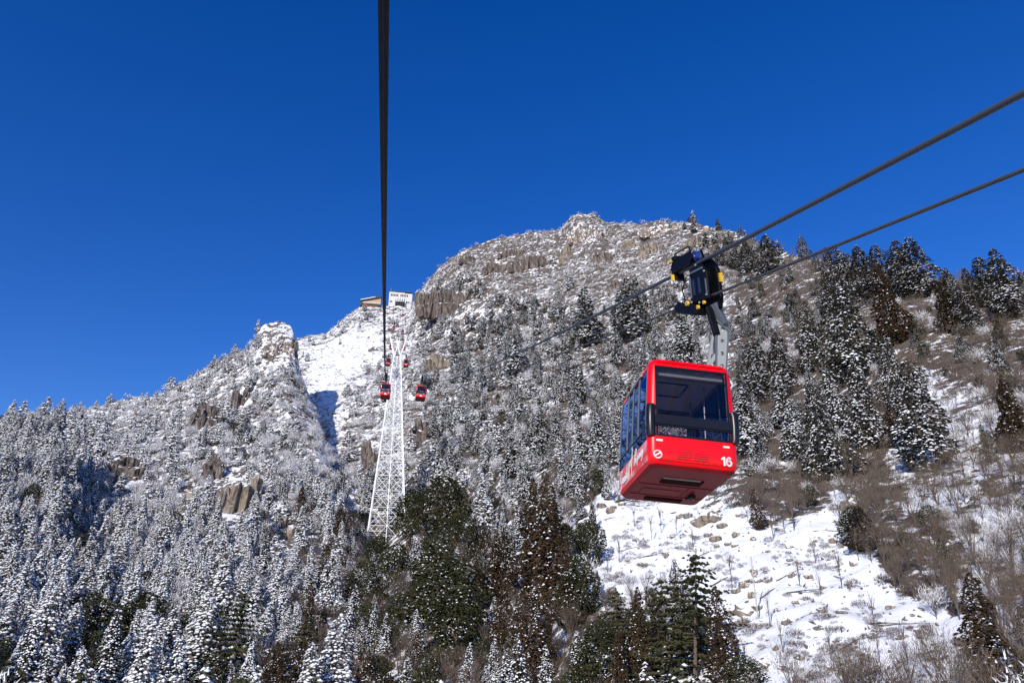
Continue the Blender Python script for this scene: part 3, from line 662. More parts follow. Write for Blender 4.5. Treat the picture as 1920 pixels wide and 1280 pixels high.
crag('rocky_outcrop',790,830,50,50,6,m_cliff,'brown broken rock right of the white tower','rock face',16,tall=1.4)
crag('pinnacle',522,668,58,44,8,m_snowrock,'blocky rock pinnacle plastered with snow on the ridge','rock pinnacle',17,tall=.8,env=lambda u:1-.6*abs(u)**1.3,round_=.7)
crag('pinnacle_block',548,668,16,34,3,m_cliff,'dark block leaning on the right side of the pinnacle','rock outcrop',18,tall=1.4)
crag('rocky_outcrop',455,762,40,44,5,m_cliff,'brown rock face below the pinnacle on the left','rock face',19,tall=1.4)
crag('rocky_outcrop',385,802,52,50,6,m_cliff,'dark brown rock face among frosted trees on the left ridge','rock face',20,tall=1.2)
crag('rock_ledge',232,905,60,50,6,m_cliff,'dark ledge with a snowy top on the left slope','rock ledge',21,tall=.9)
crag('bare_rock',430,965,86,76,6,m_tan,'big streaked brown slab in the middle of the left slope','rock slab',22,tall=1.5,env=lambda u:.75+.25*u)
crag('bare_rock',398,905,34,50,4,m_cliff,'upright brown rock above and left of the streaked slab','rock slab',23,tall=1.8)
crag('boulder',346,952,32,42,2,m_tan,'heart-shaped boulder with a snow cap among conifers','boulder',24,tall=1.2,round_=.8)
crag('rocky_outcrop',352,985,44,22,4,m_cliff,'low dark rocks just below the heart-shaped boulder','rock face',25,tall=.9)
crag('boulder',530,1012,38,50,3,m_tan,'stacked pair of tan boulders with a small stone on top','boulder',26,tall=1.2,round_=.9)
crag('boulder',487,1056,20,26,1,m_tan,'lone square boulder with a snow cap below the stacked pair','boulder',27,tall=1.2,round_=.4)
crag('boulder',20,905,44,36,4,m_cliff,'dark rock at the left edge on the shaded hillock','boulder',28,tall=1)
crag('boulder',1597,962,36,40,2,m_grock,'blunt dark boulder at the upper edge of the snowfield','boulder',32,tall=.8,round_=.95)
crag('rock_ledge',740,1060,60,46,5,m_grock,'slanting snow-covered ledge below the tower foot','rock ledge',33,tall=.8,env=lambda u:.55+.4*u)
crag('rock_ledge',832,1120,34,40,3,m_grock,'snow-capped grey rock among the dark evergreens','rock ledge',34,tall=.9)
BL=[(1120,1030,10),(1160,1085,9),(1195,1148,10),(1240,1120,9),(1262,1015,9),(1225,1045,8),(1300,1060,12),(1440,1095,14),(1475,1165,13),(1515,1085,12),(1535,1185,13),(1565,1020,14),(1580,1160,14),(1605,1195,10),(1640,1210,13),(1670,1140,12),(1690,1200,14),(1560,1265,13),(1500,1240,14),(1455,1225,12),(1620,1260,12),(1725,1190,11),(1600,1060,12),(1545,1105,10),(1487,1092,11),(1655,1085,11),(1750,1215,12),(1435,1255,13),
    (1262,962,9),(1275,971,12),(1291,979,15),(1318,986,27),(1302,1000,13),(1339,978,21),(1354,990,16),(1341,1013,18),(1366,1021,12),(1379,1026,10),(1328,1006,12),(1386,968,10),
    (1415,1072,12),(1404,1088,13),(1418,1100,14),(1396,1114,16),(1383,1124,13),(1410,1126,13),(1372,1148,20),(1397,1152,26),(1421,1142,14),(1378,1170,14),(1403,1174,15),(1350,1162,8),(1128,950,15),(1148,958,17),(1118,966,9),(1166,948,12),(1198,984,7),(1206,1072,15),(1190,1015,7),(1098,1012,7),(1250,1052,11),(1240,990,6),(1198,1118,11),(1415,1078,9),(1480,1052,9),(1497,1056,8),(1546,1152,15),(1490,1128,10),(1590,1100,9),(1806,1218,18),(1632,1133,7),(1270,1042,6),(1345,1030,8),(1372,1060,7),
    (1178,1060,6),(1286,1090,6),(1218,1150,7),(1660,1106,6),(1500,1198,7),(1610,1228,8),(1700,1200,7),(1575,1245,7),(1520,1230,6),(1690,1250,8),(1740,1230,6),(1460,1150,6),(1440,1205,6),(1105,1075,5),(1150,1040,5),(1640,1185,8),(1710,1150,6),(1465,1260,8),(1550,1200,5),(1380,1000,11),(1412,1012,9),(1440,1035,8),(1570,1060,8),(1530,1020,7)]
for i,(px,py,s) in enumerate(BL):
    g=hit(px,py)
    if g is None: continue
    x,y,z,d=g; r=np.random.default_rng(500+i); k=math.sqrt(x*x+y*y+z*z)/F*s*.74; bm=bmesh.new()
    hull_block(bm,(0,0,.15*k),(k*(.9+.3*r.random()),k*(.8+.4*r.random()),k*(.65+.35*r.random())),r,Matrix.Rotation(r.random()*3,4,'Z'),n=16,rnd=.95)
    o=finish(bm,'boulder',[m_tan if i%2 else m_grock],loc=(x,y,z)); NM=min(MARKS,key=lambda e:(e[1]-px)**2+(e[2]-py)**2)
    o['_m']=NM[0]; o['_d']=math.hypot(NM[1]-px,NM[2]-py); o['_w']=direction(px-NM[1],py-NM[2]); tag(o,'x','boulder','boulders in the snowfield')
bb={}
for o in [o for o in C.objects if o.get('_m')]: bb.setdefault((o['_m'],o['_w']),[]).append(o)
for (nm,wy),l in bb.items():
    l.sort(key=lambda o:o['_d'])
    for n,o in enumerate(l):
        o['label']=f"{'tan' if o.data.materials[0]==m_tan else 'grey'} boulder in snow, {ORD[n]} one {wy} the {nm}"
        for q in ('_m','_d','_w'): del o[q]
# fallen logs, dead wood and saplings on the snowfield
m_log=mat('log_bark',(.07,.055,.045),.9,spec=.1,noise=(2.,(.22,.19,.165),.45,.6))
LOGS=[(1145,972,50,-4),(1318,1046,46,-9),(1230,1052,50,-8),(1480,1078,44,28),(1510,1118,60,4),(1550,1005,40,8),(1690,1166,80,3),(1712,1222,30,0),(1350,1095,30,14),(1600,1215,40,6),(1520,1158,30,14),(1440,1120,26,40),(1180,1030,40,-10),(1660,1175,50,-4)]
for i,(px,py,l,an) in enumerate(LOGS):
    g=hit(px,py); 
    if g is None: continue
    x,y,z,d=g; k=math.sqrt(x*x+y*y+z*z)/F*l*.5; ex,ey=facing(px,py); dx=ex*k; b=MB(); p=Vector((x,y,z)); q=math.tan(math.radians(an))
    A_=p-dx; B_=p+dx
    for v in (A_,B_):
        v.z=float(ground(np.array(v.x),np.array(v.y)))+.12
    sh=ey*q*k*1.2; A_-=sh; B_+=sh
    for v in (A_,B_): v.z=float(ground(np.array(v.x),np.array(v.y)))+.12
    b.tube([A_-p-Vector((0,0,.12)),A_.lerp(B_,.3)-p+Vector((.1,.06,.0)),A_.lerp(B_,.6)-p+Vector((-.05,-.1,.04)),B_-p-Vector((0,0,.02))],.12,7,r2=.04)
    mid=(A_+B_)/2-p
    b.tube([mid,mid+Vector((.3,.2,.5))],.05,5,r2=.02)
    o=b.build('fallen_log',m_log); o.location=p
    NM=min(MARKS,key=lambda e:(e[1]-px)**2+(e[2]-py)**2)
    tag(o,f"fallen log half buried in snow {direction(px-NM[1],py-NM[2])} the {NM[0]}, log about {['short','mid-length','long'][min(2,l//30)]}" if 0 else f"{['short','medium','long'][min(2,int(l//28))]} fallen log {direction(px-NM[1],py-NM[2])} the {NM[0]}",'log','fallen logs on the snowfield')
crag('rocky_outcrop',1130,492,38,30,5,m_cliff,'cracked grey rock below the gap between the two summit crags','rocky outcrop',41,tall=1.2)
crag('rocky_outcrop',1182,466,34,22,4,m_tan,'small pale rock left of the flat-topped summit crag','rocky outcrop',42,tall=1.)
crag('rocky_outcrop',960,482,54,20,7,m_cliff,'thin broken rock band on the upper white dome','rocky outcrop',43,tall=1.)
crag('rocky_outcrop',1300,464,40,24,5,m_tan,'tan rocks between the flat-topped crag and the skyline boulder','rocky outcrop',44,tall=1.,round_=.7)
crag('rocky_outcrop',885,492,46,16,6,m_cliff,'low rock band just above the high brown cliff','rocky outcrop',45,tall=.9)
crag('rocky_outcrop',1160,548,38,26,5,m_cliff,'brown rock on the slope below the summit crags','rocky outcrop',46,tall=1.2)
# small debris poking through the snow, far too many to count
DB=[];r=np.random.default_rng(77)
V=[];T=[];n=0
for poly,cnt,smin,smax in ((FIELD,5200,.04,.36),(GULLY,900,.2,1.1),(RIGHT_OPEN,400,.08,.45)):
    xs=[p[0] for p in poly]; ys=[p[1] for p in poly]; c=0
    while c<cnt:
        px=r.uniform(min(xs),max(xs)); py=r.uniform(min(ys),max(ys)); c+=1
        if not in_poly(px,py,poly) or 1300<py or vn(px*1.3+400,py*1.3)<-.02-.2*r.random(): continue
        g=hit(px,py)
        if g is None: continue
        x,y,z,d=g; s=smin+(smax-smin)*r.random()**4; q=r.standard_normal((6,3))*.3+np.array([[1,0,0],[-1,0,0],[0,1,0],[0,-1,0],[0,0,.8],[0,0,-.8]])
        q=q*np.array([s*(.8+1.3*r.random()),s*.8,s*.7]); rm=np.linalg.qr(r.standard_normal((3,3)))[0]; q=q@rm; q[:,2]-=s*.15;
        V.append(q+np.array([x,y,z])); T.append(np.array([(0,2,4),(2,1,4),(1,3,4),(3,0,4),(2,0,5),(1,2,5),(3,1,5),(0,3,5)])+n); n+=6
me=np_mesh('snowfield_debris',np.concatenate(V),np.concatenate(T),None,[mat('stone_chips',(.05,.04,.032),.9,noise=(.3,(.22,.18,.145),.4,.62))])
o=bpy.data.objects.new('stone_debris',me); C.objects.link(o); tag(o,'small stones and dead wood poking through the snow',None,None,'stuff')
# slender bare saplings
SP=[(1222,1010,46),(1240,1000,50),(1162,1060,50),(1140,1075,40),(1300,1030,40),(1375,1120,70),(1445,1180,60),(1470,1240,60),(1540,1120,40),(1580,1110,60),(1610,1050,60),(1640,1170,50),(1690,1110,70),(1700,1230,60),(1560,1240,50),(1600,1280,50),(1500,1100,50),(1650,1240,50),(1530,1060,50),(1740,1260,60),(1190,990,40),(1270,1010,36),(1450,1010,60),(1490,1000,70),(1400,1260,60)]
sv,stt=bare(R_(900),60,.30,wide=.8,base=.45); sm=[np_mesh('sapling',*join([(bare(R_(900+i),46,.26,wide=.8,base=.45))[0],(bare(R_(900+i),46,.26,wide=.8,base=.45))[1]]),KINDS['bare_tree']['mats']) for i in range(4)]
seen={}
for i,(px,py,h) in enumerate(SP):
    g=hit(px,py)
    if g is None: continue
    x,y,z,d=g; hm=math.sqrt(x*x+y*y+z*z)/F*h; o=bpy.data.objects.new('sapling',sm[i%4]); C.objects.link(o); o.location=(x,y,z); o.scale=(hm*.9,hm*.9,hm); o.rotation_euler=(0,0,i*1.7)
    NM=min(MARKS,key=lambda e:(e[1]-px)**2+(e[2]-py)**2); key=(direction(px-NM[1],py-NM[2]),NM[0]); seen[key]=seen.get(key,0)+1; kk=seen[key]
    tag(o,f"thin bare sapling {key[0]} the {key[1]}"+('' if kk==1 else f", {ORD[kk-1]}"),'sapling','saplings on the snowfield')
# ------------------------------------------------------------------ ropeway line
AZ=math.atan(-.171); cA,sA=math.cos(AZ),math.sin(AZ)
EX=Vector((cA,-sA,0)); ES=Vector((sA,cA,0)); EZ=Vector((0,0,1))
ra,rb,rc,DROP=4.44238,.28912,.0003074,.958
z315=ra+rb*315+rc*315**2
_ps=np.array([315.,441.,601.,740.]); _pz=np.array([z315]+[float(az_te(x,y)[1])*s for x,y,s in ((733,641,441),(736,610,601),(742,573,740))])
_co=np.polyfit(_ps,_pz,3)
def rope_pt(lat,s,dz=0):
    z=ra+rb*s+rc*s*s if s<=315 else float(np.polyval(_co,s))
    if s>315: lat=lat+(s-315)*.0084
    return EX*lat+ES*s+Vector((0,0,z+dz))
OWN,RIGHT=-.30,7.12
m_rope=mat('rope_steel',(.045,.056,.072),.55,.0,spec=.3); m_haul=mat('haul_rope_steel',(.05,.054,.06),.6,.0,spec=.3); m_ropeb=mat('rope_painted_shade',(.009,.010,.014),.6,spec=.12)  # last one: overhead ropes, underside shade put into a darker colour
def smooth_rope(lat,dz,r,name,label,s0=-3):
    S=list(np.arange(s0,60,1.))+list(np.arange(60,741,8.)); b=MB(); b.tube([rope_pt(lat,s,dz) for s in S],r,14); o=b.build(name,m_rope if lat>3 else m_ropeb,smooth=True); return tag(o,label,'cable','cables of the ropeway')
def twisted_rope(lat,dz,r,name,label,s0=-3,s1=46):
    S=np.arange(s0,s1,.035); n=24; vs=[]; fs=[]
    for i,s in enumerate(S):
        p=rope_pt(lat,s,dz); ph=s*2*math.pi/.42*1.
        for j in range(n):
            a=2*math.pi*j/n; rr=r*(.86+.20*abs(math.cos(3*(a-ph/6*1.0)))); up=(EZ-ES*.29).normalized()
            vs.append(p+EX*(rr*math.cos(a))+up*(rr*math.sin(a)))
    for i in range(len(S)-1):
        for j in range(n): fs.append((i*n+j,i*n+(j+1)%n,(i+1)*n+(j+1)%n,(i+1)*n+j))
    b=MB(); b.add(vs,fs); b.tube([rope_pt(lat,s,dz) for s in list(np.arange(S[-1],60,2.))+list(np.arange(60,741,8.))],r*.97,10)
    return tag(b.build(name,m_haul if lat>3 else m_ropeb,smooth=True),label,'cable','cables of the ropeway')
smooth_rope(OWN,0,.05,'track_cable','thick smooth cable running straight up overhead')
smooth_rope(RIGHT,0,.047,'track_cable','thick smooth upper cable that carries the near red cabin')
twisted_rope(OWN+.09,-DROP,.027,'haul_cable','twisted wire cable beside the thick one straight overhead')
twisted_rope(RIGHT,-DROP,.028,'haul_cable','thinner twisted cable below the one carrying the near red cabin')
# ------------------------------------------------------------------ materials of the cabins
m_red=mat('cabin_red',(.80,.0,.002),.34,spec=.35,coat=.25,noise=(1.1,(.70,.0,.002),.35,.7))
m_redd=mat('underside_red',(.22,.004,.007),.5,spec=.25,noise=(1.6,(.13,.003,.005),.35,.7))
m_blk=mat('black_rubber',(.008,.008,.012),.32,spec=.35)
m_blk2=mat('carriage_black',(.0025,.003,.005),.5,0,spec=.10,noise=(5,(.006,.0065,.010),.45,.75)); m_hat=mat('hatch_dark',(.025,.006,.007),.85,spec=.05)
m_blue=mat('wheel_blue',(.02,.05,.22),.35,.2); m_steel=mat('bright_steel',(.55,.56,.58),.3,.9)
m_yel=mat('yellow_paint',(.80,.48,.02),.45)
m_grey=m_grey; m_arm=mat('hanger_grey',(.27,.28,.275),.5,0,noise=(3,(.28,.29,.30),.4,.6))
m_armd=mat('hanger_dark_grey',(.10,.115,.14),.5,.2)
m_white=mat('white_marking',(.85,.85,.85),.5)
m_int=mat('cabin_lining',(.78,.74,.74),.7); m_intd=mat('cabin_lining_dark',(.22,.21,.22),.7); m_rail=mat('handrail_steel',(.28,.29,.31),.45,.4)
m_lamp=mat('lamp_lens',(.8,.66,.6),.3)
def glass(name,tint,refl_ior,rc=(.9,.93,1)):
    m=bpy.data.materials.new(name); m.use_nodes=True; nt=m.node_tree; N=nt.nodes; L=nt.links; N.remove(N['Principled BSDF'])
    t=N.new('ShaderNodeBsdfTransparent'); t.inputs[0].default_value=(*tint,1); g=N.new('ShaderNodeBsdfGlossy'); g.inputs['Roughness'].default_value=.015; g.inputs[0].default_value=(*rc,1)
    f=N.new('ShaderNodeFresnel'); f.inputs[0].default_value=refl_ior; x=N.new('ShaderNodeMixShader'); L.new(f.outputs[0],x.inputs[0]); L.new(t.outputs[0],x.inputs[1]); L.new(g.outputs[0],x.inputs[2]); L.new(x.outputs[0],N['Material Output'].inputs[0]); return m
m_gf=glass('front_glass',(.80,.78,.80),1.35); m_gs=glass('side_glass',(.10,.13,.22),2.6,(.22,.42,.95))  # side glass: blue gloss colour paints in a sky reflection
# painted livery of the cabin flanks: red with a rosy cloud-like print, its pink painting in sky glare
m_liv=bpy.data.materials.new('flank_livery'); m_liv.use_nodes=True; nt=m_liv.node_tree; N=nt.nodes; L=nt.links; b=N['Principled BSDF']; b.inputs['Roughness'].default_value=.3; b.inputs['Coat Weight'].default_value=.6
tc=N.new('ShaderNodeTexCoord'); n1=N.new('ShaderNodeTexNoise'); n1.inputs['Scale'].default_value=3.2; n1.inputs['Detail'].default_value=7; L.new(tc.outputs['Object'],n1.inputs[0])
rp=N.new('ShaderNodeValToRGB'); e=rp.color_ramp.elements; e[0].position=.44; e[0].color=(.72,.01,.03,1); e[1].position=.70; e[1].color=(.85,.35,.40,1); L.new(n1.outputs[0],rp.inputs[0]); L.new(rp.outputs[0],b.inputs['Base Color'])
W_,L_,H_=1.83,2.61,2.36
def ring(h):
    """outline of the cabin at height h: rounded rectangle, pulled in at the foot and at the roof"""
    pts=[]; inset=float(np.interp(h,[0,.03,.10,.25,.85,1.1,2.0,2.18,2.27,2.33,2.36],[.10,.045,.012,0,0,.0,.035,.055,.085,.14,.24])); rad=.15
    bw,bl=W_/2-inset,L_/2-inset
    U=[-.93,-.6,-.2,.2,.6,.93]
    su=[(-bw+rad)+(2*(bw-rad))*t for t in (0,.001,.25,.5,.75,.999,1)]
    out=[]
    def arc(cx,cy,a0):
        return [(cx+rad*math.cos(a0+math.pi/2*t/6),cy+rad*math.sin(a0+math.pi/2*t/6)) for t in range(7)]
    # near face (v=-bl) left->right, right side, far face, left side
    SV=(.0,.02,.26,.30,.62,.66,.98)   # posts along the flank
    out+=[(x,-bl) for x in su[1:6]]
    out+=arc(bw-rad,-bl+rad,-math.pi/2)
    ln=2*(bl-rad); out+=[(bw,-bl+rad+ln*t) for t in SV[1:]]
    out+=arc(bw-rad,bl-rad,0)
    out+=[(x,bl) for x in su[1:6][::-1]]
    out+=arc(-bw+rad,bl-rad,math.pi/2)
    out+=[(-bw,bl-rad-ln*t) for t in [1-q for q in SV[1:]][::-1]]
    out+=arc(-bw+rad,-bl+rad,math.pi)
    return out,inset
HS=[0,.03,.10,.25,.56,.60,.74,.80,.85,.98,1.08,1.2,1.6,2.0,2.13,2.18,2.27,2.33,2.36]
def flank_poly(side,v0,v1,h0,h1,off,mb,mi=0,t=.012):
    """thin panel that follows the flank (side=-1 left, 1 right) between v0..v1 and h0..h1"""
    hs=[h0]+[h for h in (.85,1.1,1.5,2.0,2.13) if h0<h<h1]+[h1]; vs=[];fs=[]
    for h in hs:
        _,ins=ring(h); u=side*(W_/2-ins+off)
        vs+=[(u,v0,h),(u,v1,h),(u-side*t,v1,h),(u-side*t,v0,h)]
    for i in range(len(hs)-1):
        a=i*4; 
        for j in range(4): fs.append((a+j,a+(j+1)%4,a+4+(j+1)%4,a+4+j))
    fs+=[(0,1,2,3),tuple(len(vs)-4+k for k in (3,2,1,0))]; mb.add(vs,fs,mi)
def end_poly(side,u0,u1,h0,h1,off,mb,mi=0,t=.012):
    hs=[h0]+[h for h in (.85,1.1,1.5,2.0,2.13) if h0<h<h1]+[h1]; vs=[];fs=[]
    for h in hs:
        _,ins=ring(h); v=side*(L_/2-ins+off)
        vs+=[(u0,v,h),(u1,v,h),(u1,v-side*t,h),(u0,v-side*t,h)]
    for i in range(len(hs)-1):
        a=i*4
        for j in range(4): fs.append((a+j,a+(j+1)%4,a+4+(j+1)%4,a+4+j))
    fs+=[(0,1,2,3),tuple(len(vs)-4+k for k in (3,2,1,0))]; mb.add(vs,fs,mi)
def strokes(mb,lines,org,ex,ey,ez,sc,w,mi=0):
    """hand-lettered strokes as thin raised bars"""
    for ln in lines:
        for (x0,y0),(x1,y1) in zip(ln[:-1],ln[1:]):
            a=org+ex*x0*sc+ey*y0*sc; b_=org+ex*x1*sc+ey*y1*sc; d=(b_-a)
            if d.length<1e-6: continue
            d.normalize(); p=ez.cross(d)*w/2; a=a-d*w*.3; b_=b_+d*w*.3; e=ez*.004
            mb.add([a-p,a+p,b_+p,b_-p,a-p+e,a+p+e,b_+p+e,b_-p+e],[(0,1,2,3),(4,7,6,5),(0,4,5,1),(1,5,6,2),(2,6,7,3),(3,7,4,0)],mi)
def arcpts(cx,cy,rx,ry,a0,a1,n=10): return [(cx+rx*math.cos(math.radians(a0+(a1-a0)*i/n)),cy+ry*math.sin(math.radians(a0+(a1-a0)*i/n))) for i in range(n+1)]
def make_body(root,full=True):
    n=len(ring(0)[0]); vs=[];fs=[];ms=[]
    for h in HS: vs+=[(x,y,h) for x,y in ring(h)[0]]
    def hole(j,i):
        x0,y0=ring(1.2)[0][j]; x1,y1=ring(1.2)[0][(j+1)%n]; mx_,my_=(x0+x1)/2,(y0+y1)/2; hm=(HS[i]+HS[i+1])/2
        if abs(my_)>L_/2-.08 and abs(mx_)<W_/2-.15: return .60<hm<2.13
        if abs(mx_)>W_/2-.05 and abs(my_)<L_/2-.15: return .80<hm<2.13
        return False
    for i in range(len(HS)-1):
        for j in range(n):
            if hole(j,i): continue
            fs.append((i*n+j,i*n+(j+1)%n,(i+1)*n+(j+1)%n,(i+1)*n+j))
            mx_,my_=vs[i*n+j][0],vs[i*n+j][1]; ms.append(0)
    fs.append(tuple(range((len(HS)-1)*n,len(HS)*n))); ms.append(0)
    b=MB(); b.v=[Vector(v) for v in vs]; b.f=fs; b.m=ms
    o=b.build('cabin_body',m_red,root,smooth=True)
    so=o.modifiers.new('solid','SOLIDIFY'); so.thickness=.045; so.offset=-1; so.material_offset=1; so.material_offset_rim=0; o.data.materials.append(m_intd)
    es=o.modifiers.new('edge','EDGE_SPLIT'); es.split_angle=math.radians(40)
    return o
def make_gondola(near=False):
    root=empty('gondola_cabin'); body=make_body(root)
    # underside
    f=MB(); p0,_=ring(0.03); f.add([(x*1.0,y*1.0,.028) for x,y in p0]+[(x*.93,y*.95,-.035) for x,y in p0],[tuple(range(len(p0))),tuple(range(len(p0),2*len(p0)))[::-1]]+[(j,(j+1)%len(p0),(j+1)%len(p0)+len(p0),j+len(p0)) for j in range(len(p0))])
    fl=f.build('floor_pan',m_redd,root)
    if near:
        q=MB(); q.box((-.42,-.62,-.06),(.42,-.30,-.037)); q.build('floor_hatch',m_hat,fl)
        q=MB(); q.box((-.44,-.645,-.062),(.34,-.632,-.037)); q.build('hatch_lip',mat('worn_steel',(.45,.40,.36),.5,.3),fl)
        q=MB(); q.box((-.40,.82,-.06),(.42,1.02,-.037)); q.build('floor_hatch',m_hat,fl)
        q=MB(); q.box((-.85,-.12,-.048),(.80,-.095,-.036)); q.box((-.80,.66,-.048),(.80,.685,-.036)); q.box((.28,-.09,-.048),(.30,.66,-.036)); q.box((-.62,.2,-.046),(.2,.6,-.036)); q.build('floor_seam',m_redd,fl)
        q=MB(); q.box((.44,.42,-.10),(.54,.66,-.036)); q.tube([(.50,.30,-.09),(.50,.50,-.09)],.05,10); q.build('drain_pipe',m_blk,fl)
    # windows, frames
    for sd_,nm in ((-1,'front_window'),(1,'rear_window')):
        g=MB(); end_poly(sd_,-.745,.745,.61,2.125,-.012,g); w_=g.build(nm,m_gf,root)
        g=MB(); end_poly(sd_,-.765,-.725,.59,2.14,.006,g,0,.03); end_poly(sd_,.725,.765,.59,2.14,.006,g,0,.03); end_poly(sd_,-.725,.725,2.10,2.14,.006,g,0,.03); end_poly(sd_,-.725,.725,.59,.63,.006,g,0,.03); end_poly(sd_,-.725,.725,.86,.93,.004,g,0,.03)
        if near: end_poly(sd_,-.725,.725,1.86,1.885,.004,g,0,.02)
        g.build('window_frame',m_blk,w_)
    for sd_ in (-1,1):
        vv=(-1.12,-.56,-.48,.40,.48,1.12)
        for (a,b_),nm in (((-1.10,-.50),'side_window'),((-.44,.0),'door_window'),((.04,.44),'door_window'),((.50,1.10),'side_window')):
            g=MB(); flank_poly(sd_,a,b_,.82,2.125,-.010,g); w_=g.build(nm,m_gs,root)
            g=MB(); flank_poly(sd_,a-.012,a+.006,.80,2.14,.010,g,0,.03); flank_poly(sd_,b_-.006,b_+.012,.80,2.14,.010,g,0,.03); g.build('window_post',m_armd,w_)
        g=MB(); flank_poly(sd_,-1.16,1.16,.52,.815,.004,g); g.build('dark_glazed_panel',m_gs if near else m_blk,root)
        g=MB(); flank_poly(sd_,-1.14,1.14,.79,.815,.016,g,0,.02); g.build('waist_seal',m_blk,root)
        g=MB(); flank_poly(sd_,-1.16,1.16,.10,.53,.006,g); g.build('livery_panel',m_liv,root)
        g=MB(); flank_poly(sd_,-.62,.62,2.14,2.19,.035,g,0,.04); g.build('door_track',m_arm,root)
    # bumper round the near and far ends
    for sd_ in (-1,1):
        g=MB(); x=W_/2-.055; y=sd_*(L_/2-.03)
        for h0,h1,of in ((.80,1.03,.035),(.83,1.0,.055)): end_poly(sd_,-W_/2+.12,W_/2-.12,h0,h1,of,g,0,.05)
        for q in ((-1,1) if sd_<0 else ()): g.tube([(q*(x-.01),y*.99,.60),(q*x,y,.67),(q*(x+.005),y*1.003,.92),(q*x,y,1.14),(q*(x-.015),y*.985,1.23)],.095,16)
        g.build('bumper',m_blk,root,smooth=True).modifiers.new('edge','EDGE_SPLIT').split_angle=math.radians(50)
    # inside
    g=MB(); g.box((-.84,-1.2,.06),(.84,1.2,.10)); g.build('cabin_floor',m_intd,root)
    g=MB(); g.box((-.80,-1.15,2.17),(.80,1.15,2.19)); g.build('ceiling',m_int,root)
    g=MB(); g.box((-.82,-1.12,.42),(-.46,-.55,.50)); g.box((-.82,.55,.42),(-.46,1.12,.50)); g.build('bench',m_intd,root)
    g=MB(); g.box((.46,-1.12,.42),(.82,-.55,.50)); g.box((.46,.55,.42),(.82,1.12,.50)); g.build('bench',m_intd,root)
    if near:
        g=MB(); g.box((-.45,-.4,2.145),(.25,-.36,2.168)); g.box((-.45,.3,2.145),(.25,.34,2.168)); g.box((-.45,-.36,2.145),(-.41,.3,2.168)); g.box((.21,-.36,2.145),(.25,.3,2.168)); g.build('ceiling_hatch',m_blk,root)
        for u,v in ((.55,-.45),(-.55,-.45),(.55,.45),(-.55,.45)):
            g=MB(); g.tube([(u,v,.1),(u,v,2.12)],.018,8); g.build('grab_pole',m_rail,root)
        for u in (-.78,.78):
            g=MB(); g.tube([(u,-1.05,.98),(u,1.05,.98)],.018,8); g.build('handrail',m_rail,root)
        g=MB(); g.tube([(-.72,-1.12,1.02),(.72,-1.12,1.02)],.018,8); g.build('handrail',m_rail,root)
        g=MB(); g.box((-.72,-1.13,1.98),(.72,-1.10,2.11)); g.build('window_header',m_arm,root)
        # roof fittings
        g=MB(); g.box((-.45,-.9,2.355),(.35,.9,2.40)); g.build('roof_plate',m_arm,root,bevel=.01)
    # markings of the near end
    o0=Vector((0,-L_/2-.004,0)); ex,ey,ez=Vector((1,0,0)),Vector((0,0,1)),Vector((0,-1,0))
    for u in (-.70,.66):
        g=MB(); g.box((u-.065,-L_/2-.012,.475),(u+.065,-L_/2+.01,.515)); lm=g.build('marker_lamp',m_lamp,root)
        g=MB(); g.box((u-.055,-L_/2-.006,.415),(u+.05,-L_/2+.01,.428)); g.build('lamp_vent',mat('lamp_vent_red',(.35,.02,.01),.5),lm)
    if near:
        seam=mat('panel_seam_red',(.22,.0,.002),.6,spec=.1)
        g=MB(); end_poly(-1,-.72,.72,.088,.096,.003,g); end_poly(-1,-.735,-.728,.10,.57,.003,g); end_poly(-1,.728,.735,.10,.57,.003,g); end_poly(-1,-.70,.70,2.225,2.232,.012,g); g.build('panel_seam',seam,root)
        g=MB()
        for k in range(12):
            u=-.66+.12*k
            for h in (.115,.555): g.box((u-.006,-L_/2-.006,h-.006),(u+.006,-L_/2+.004,h+.006))
        g.build('rivet_row',seam,root)
        g=MB(); strokes(g,[arcpts(0,0,.075,.075,0,360,24),[(-.055,-.032),(.06,.04)]],o0+Vector((-.735,0,.205)),ex,ey,ez,1,.024); g.build('round_emblem',m_white,root)
        g=MB(); strokes(g,[[(0,.125),(.05,.16),(.05,0)],[(.175,.15)]+arcpts(.145,.075,.045,.085,60,180,6)+arcpts(.145,.05,.045,.05,180,540,14)],o0+Vector((.555,0,.115)),ex,ey,ez,1.,.034); g.build('cabin_number',m_white,root)
        g=MB()
        for k,u in enumerate((-.36,-.02)):
            for j in range(4):
                if j<4: g.box((u+.01*j,-L_/2-.008,.15+.045*j),(u+.30+.01*j,-L_/2+.005,.162+.045*j))
        g.build('air_louvre',mat('louvre_red',(.35,.004,.004),.5),root)
        # lettering and animal figure on the left flank (reads far end -> near end)
        S0=Vector((-W_/2-.012,0,0)); ex2,ey2,ez2=Vector((0,-1,0)),Vector((0,0,1)),Vector((-1,0,0)); sh=lambda L_s:[[(x+.28*y,y) for x,y in l] for l in L_s]
        G=[arcpts(.16,.30,.14,.20,50,320,14)+[(.30,.22)],[(.30,.24),(.26,-.02),(.18,-.16),(.08,-.10)]]
        def small(x): return x
        o_=lambda x:[arcpts(x+.06,.12,.055,.08,0,360,10)]
        z_=lambda x:[[(x,.2),(x+.1,.2),(x,.04),(x+.11,.04)]]
        a_=lambda x:[arcpts(x+.06,.12,.055,.08,0,360,10),[(x+.115,.2),(x+.125,.04)]]
        i_=lambda x:[[(x+.02,.2),(x+.03,.04)],[(x+.02,.27),(x+.022,.29)]]
        s_=lambda x:[[(x+.09,.19),(x+.03,.19),(x+.02,.14),(x+.09,.09),(x+.08,.04),(x+.01,.05)]]
        h_=lambda x:[[(x+.01,.42),(x+.01,.04)],[(x+.01,.15),(x+.05,.2),(x+.09,.17),(x+.1,.04)]]
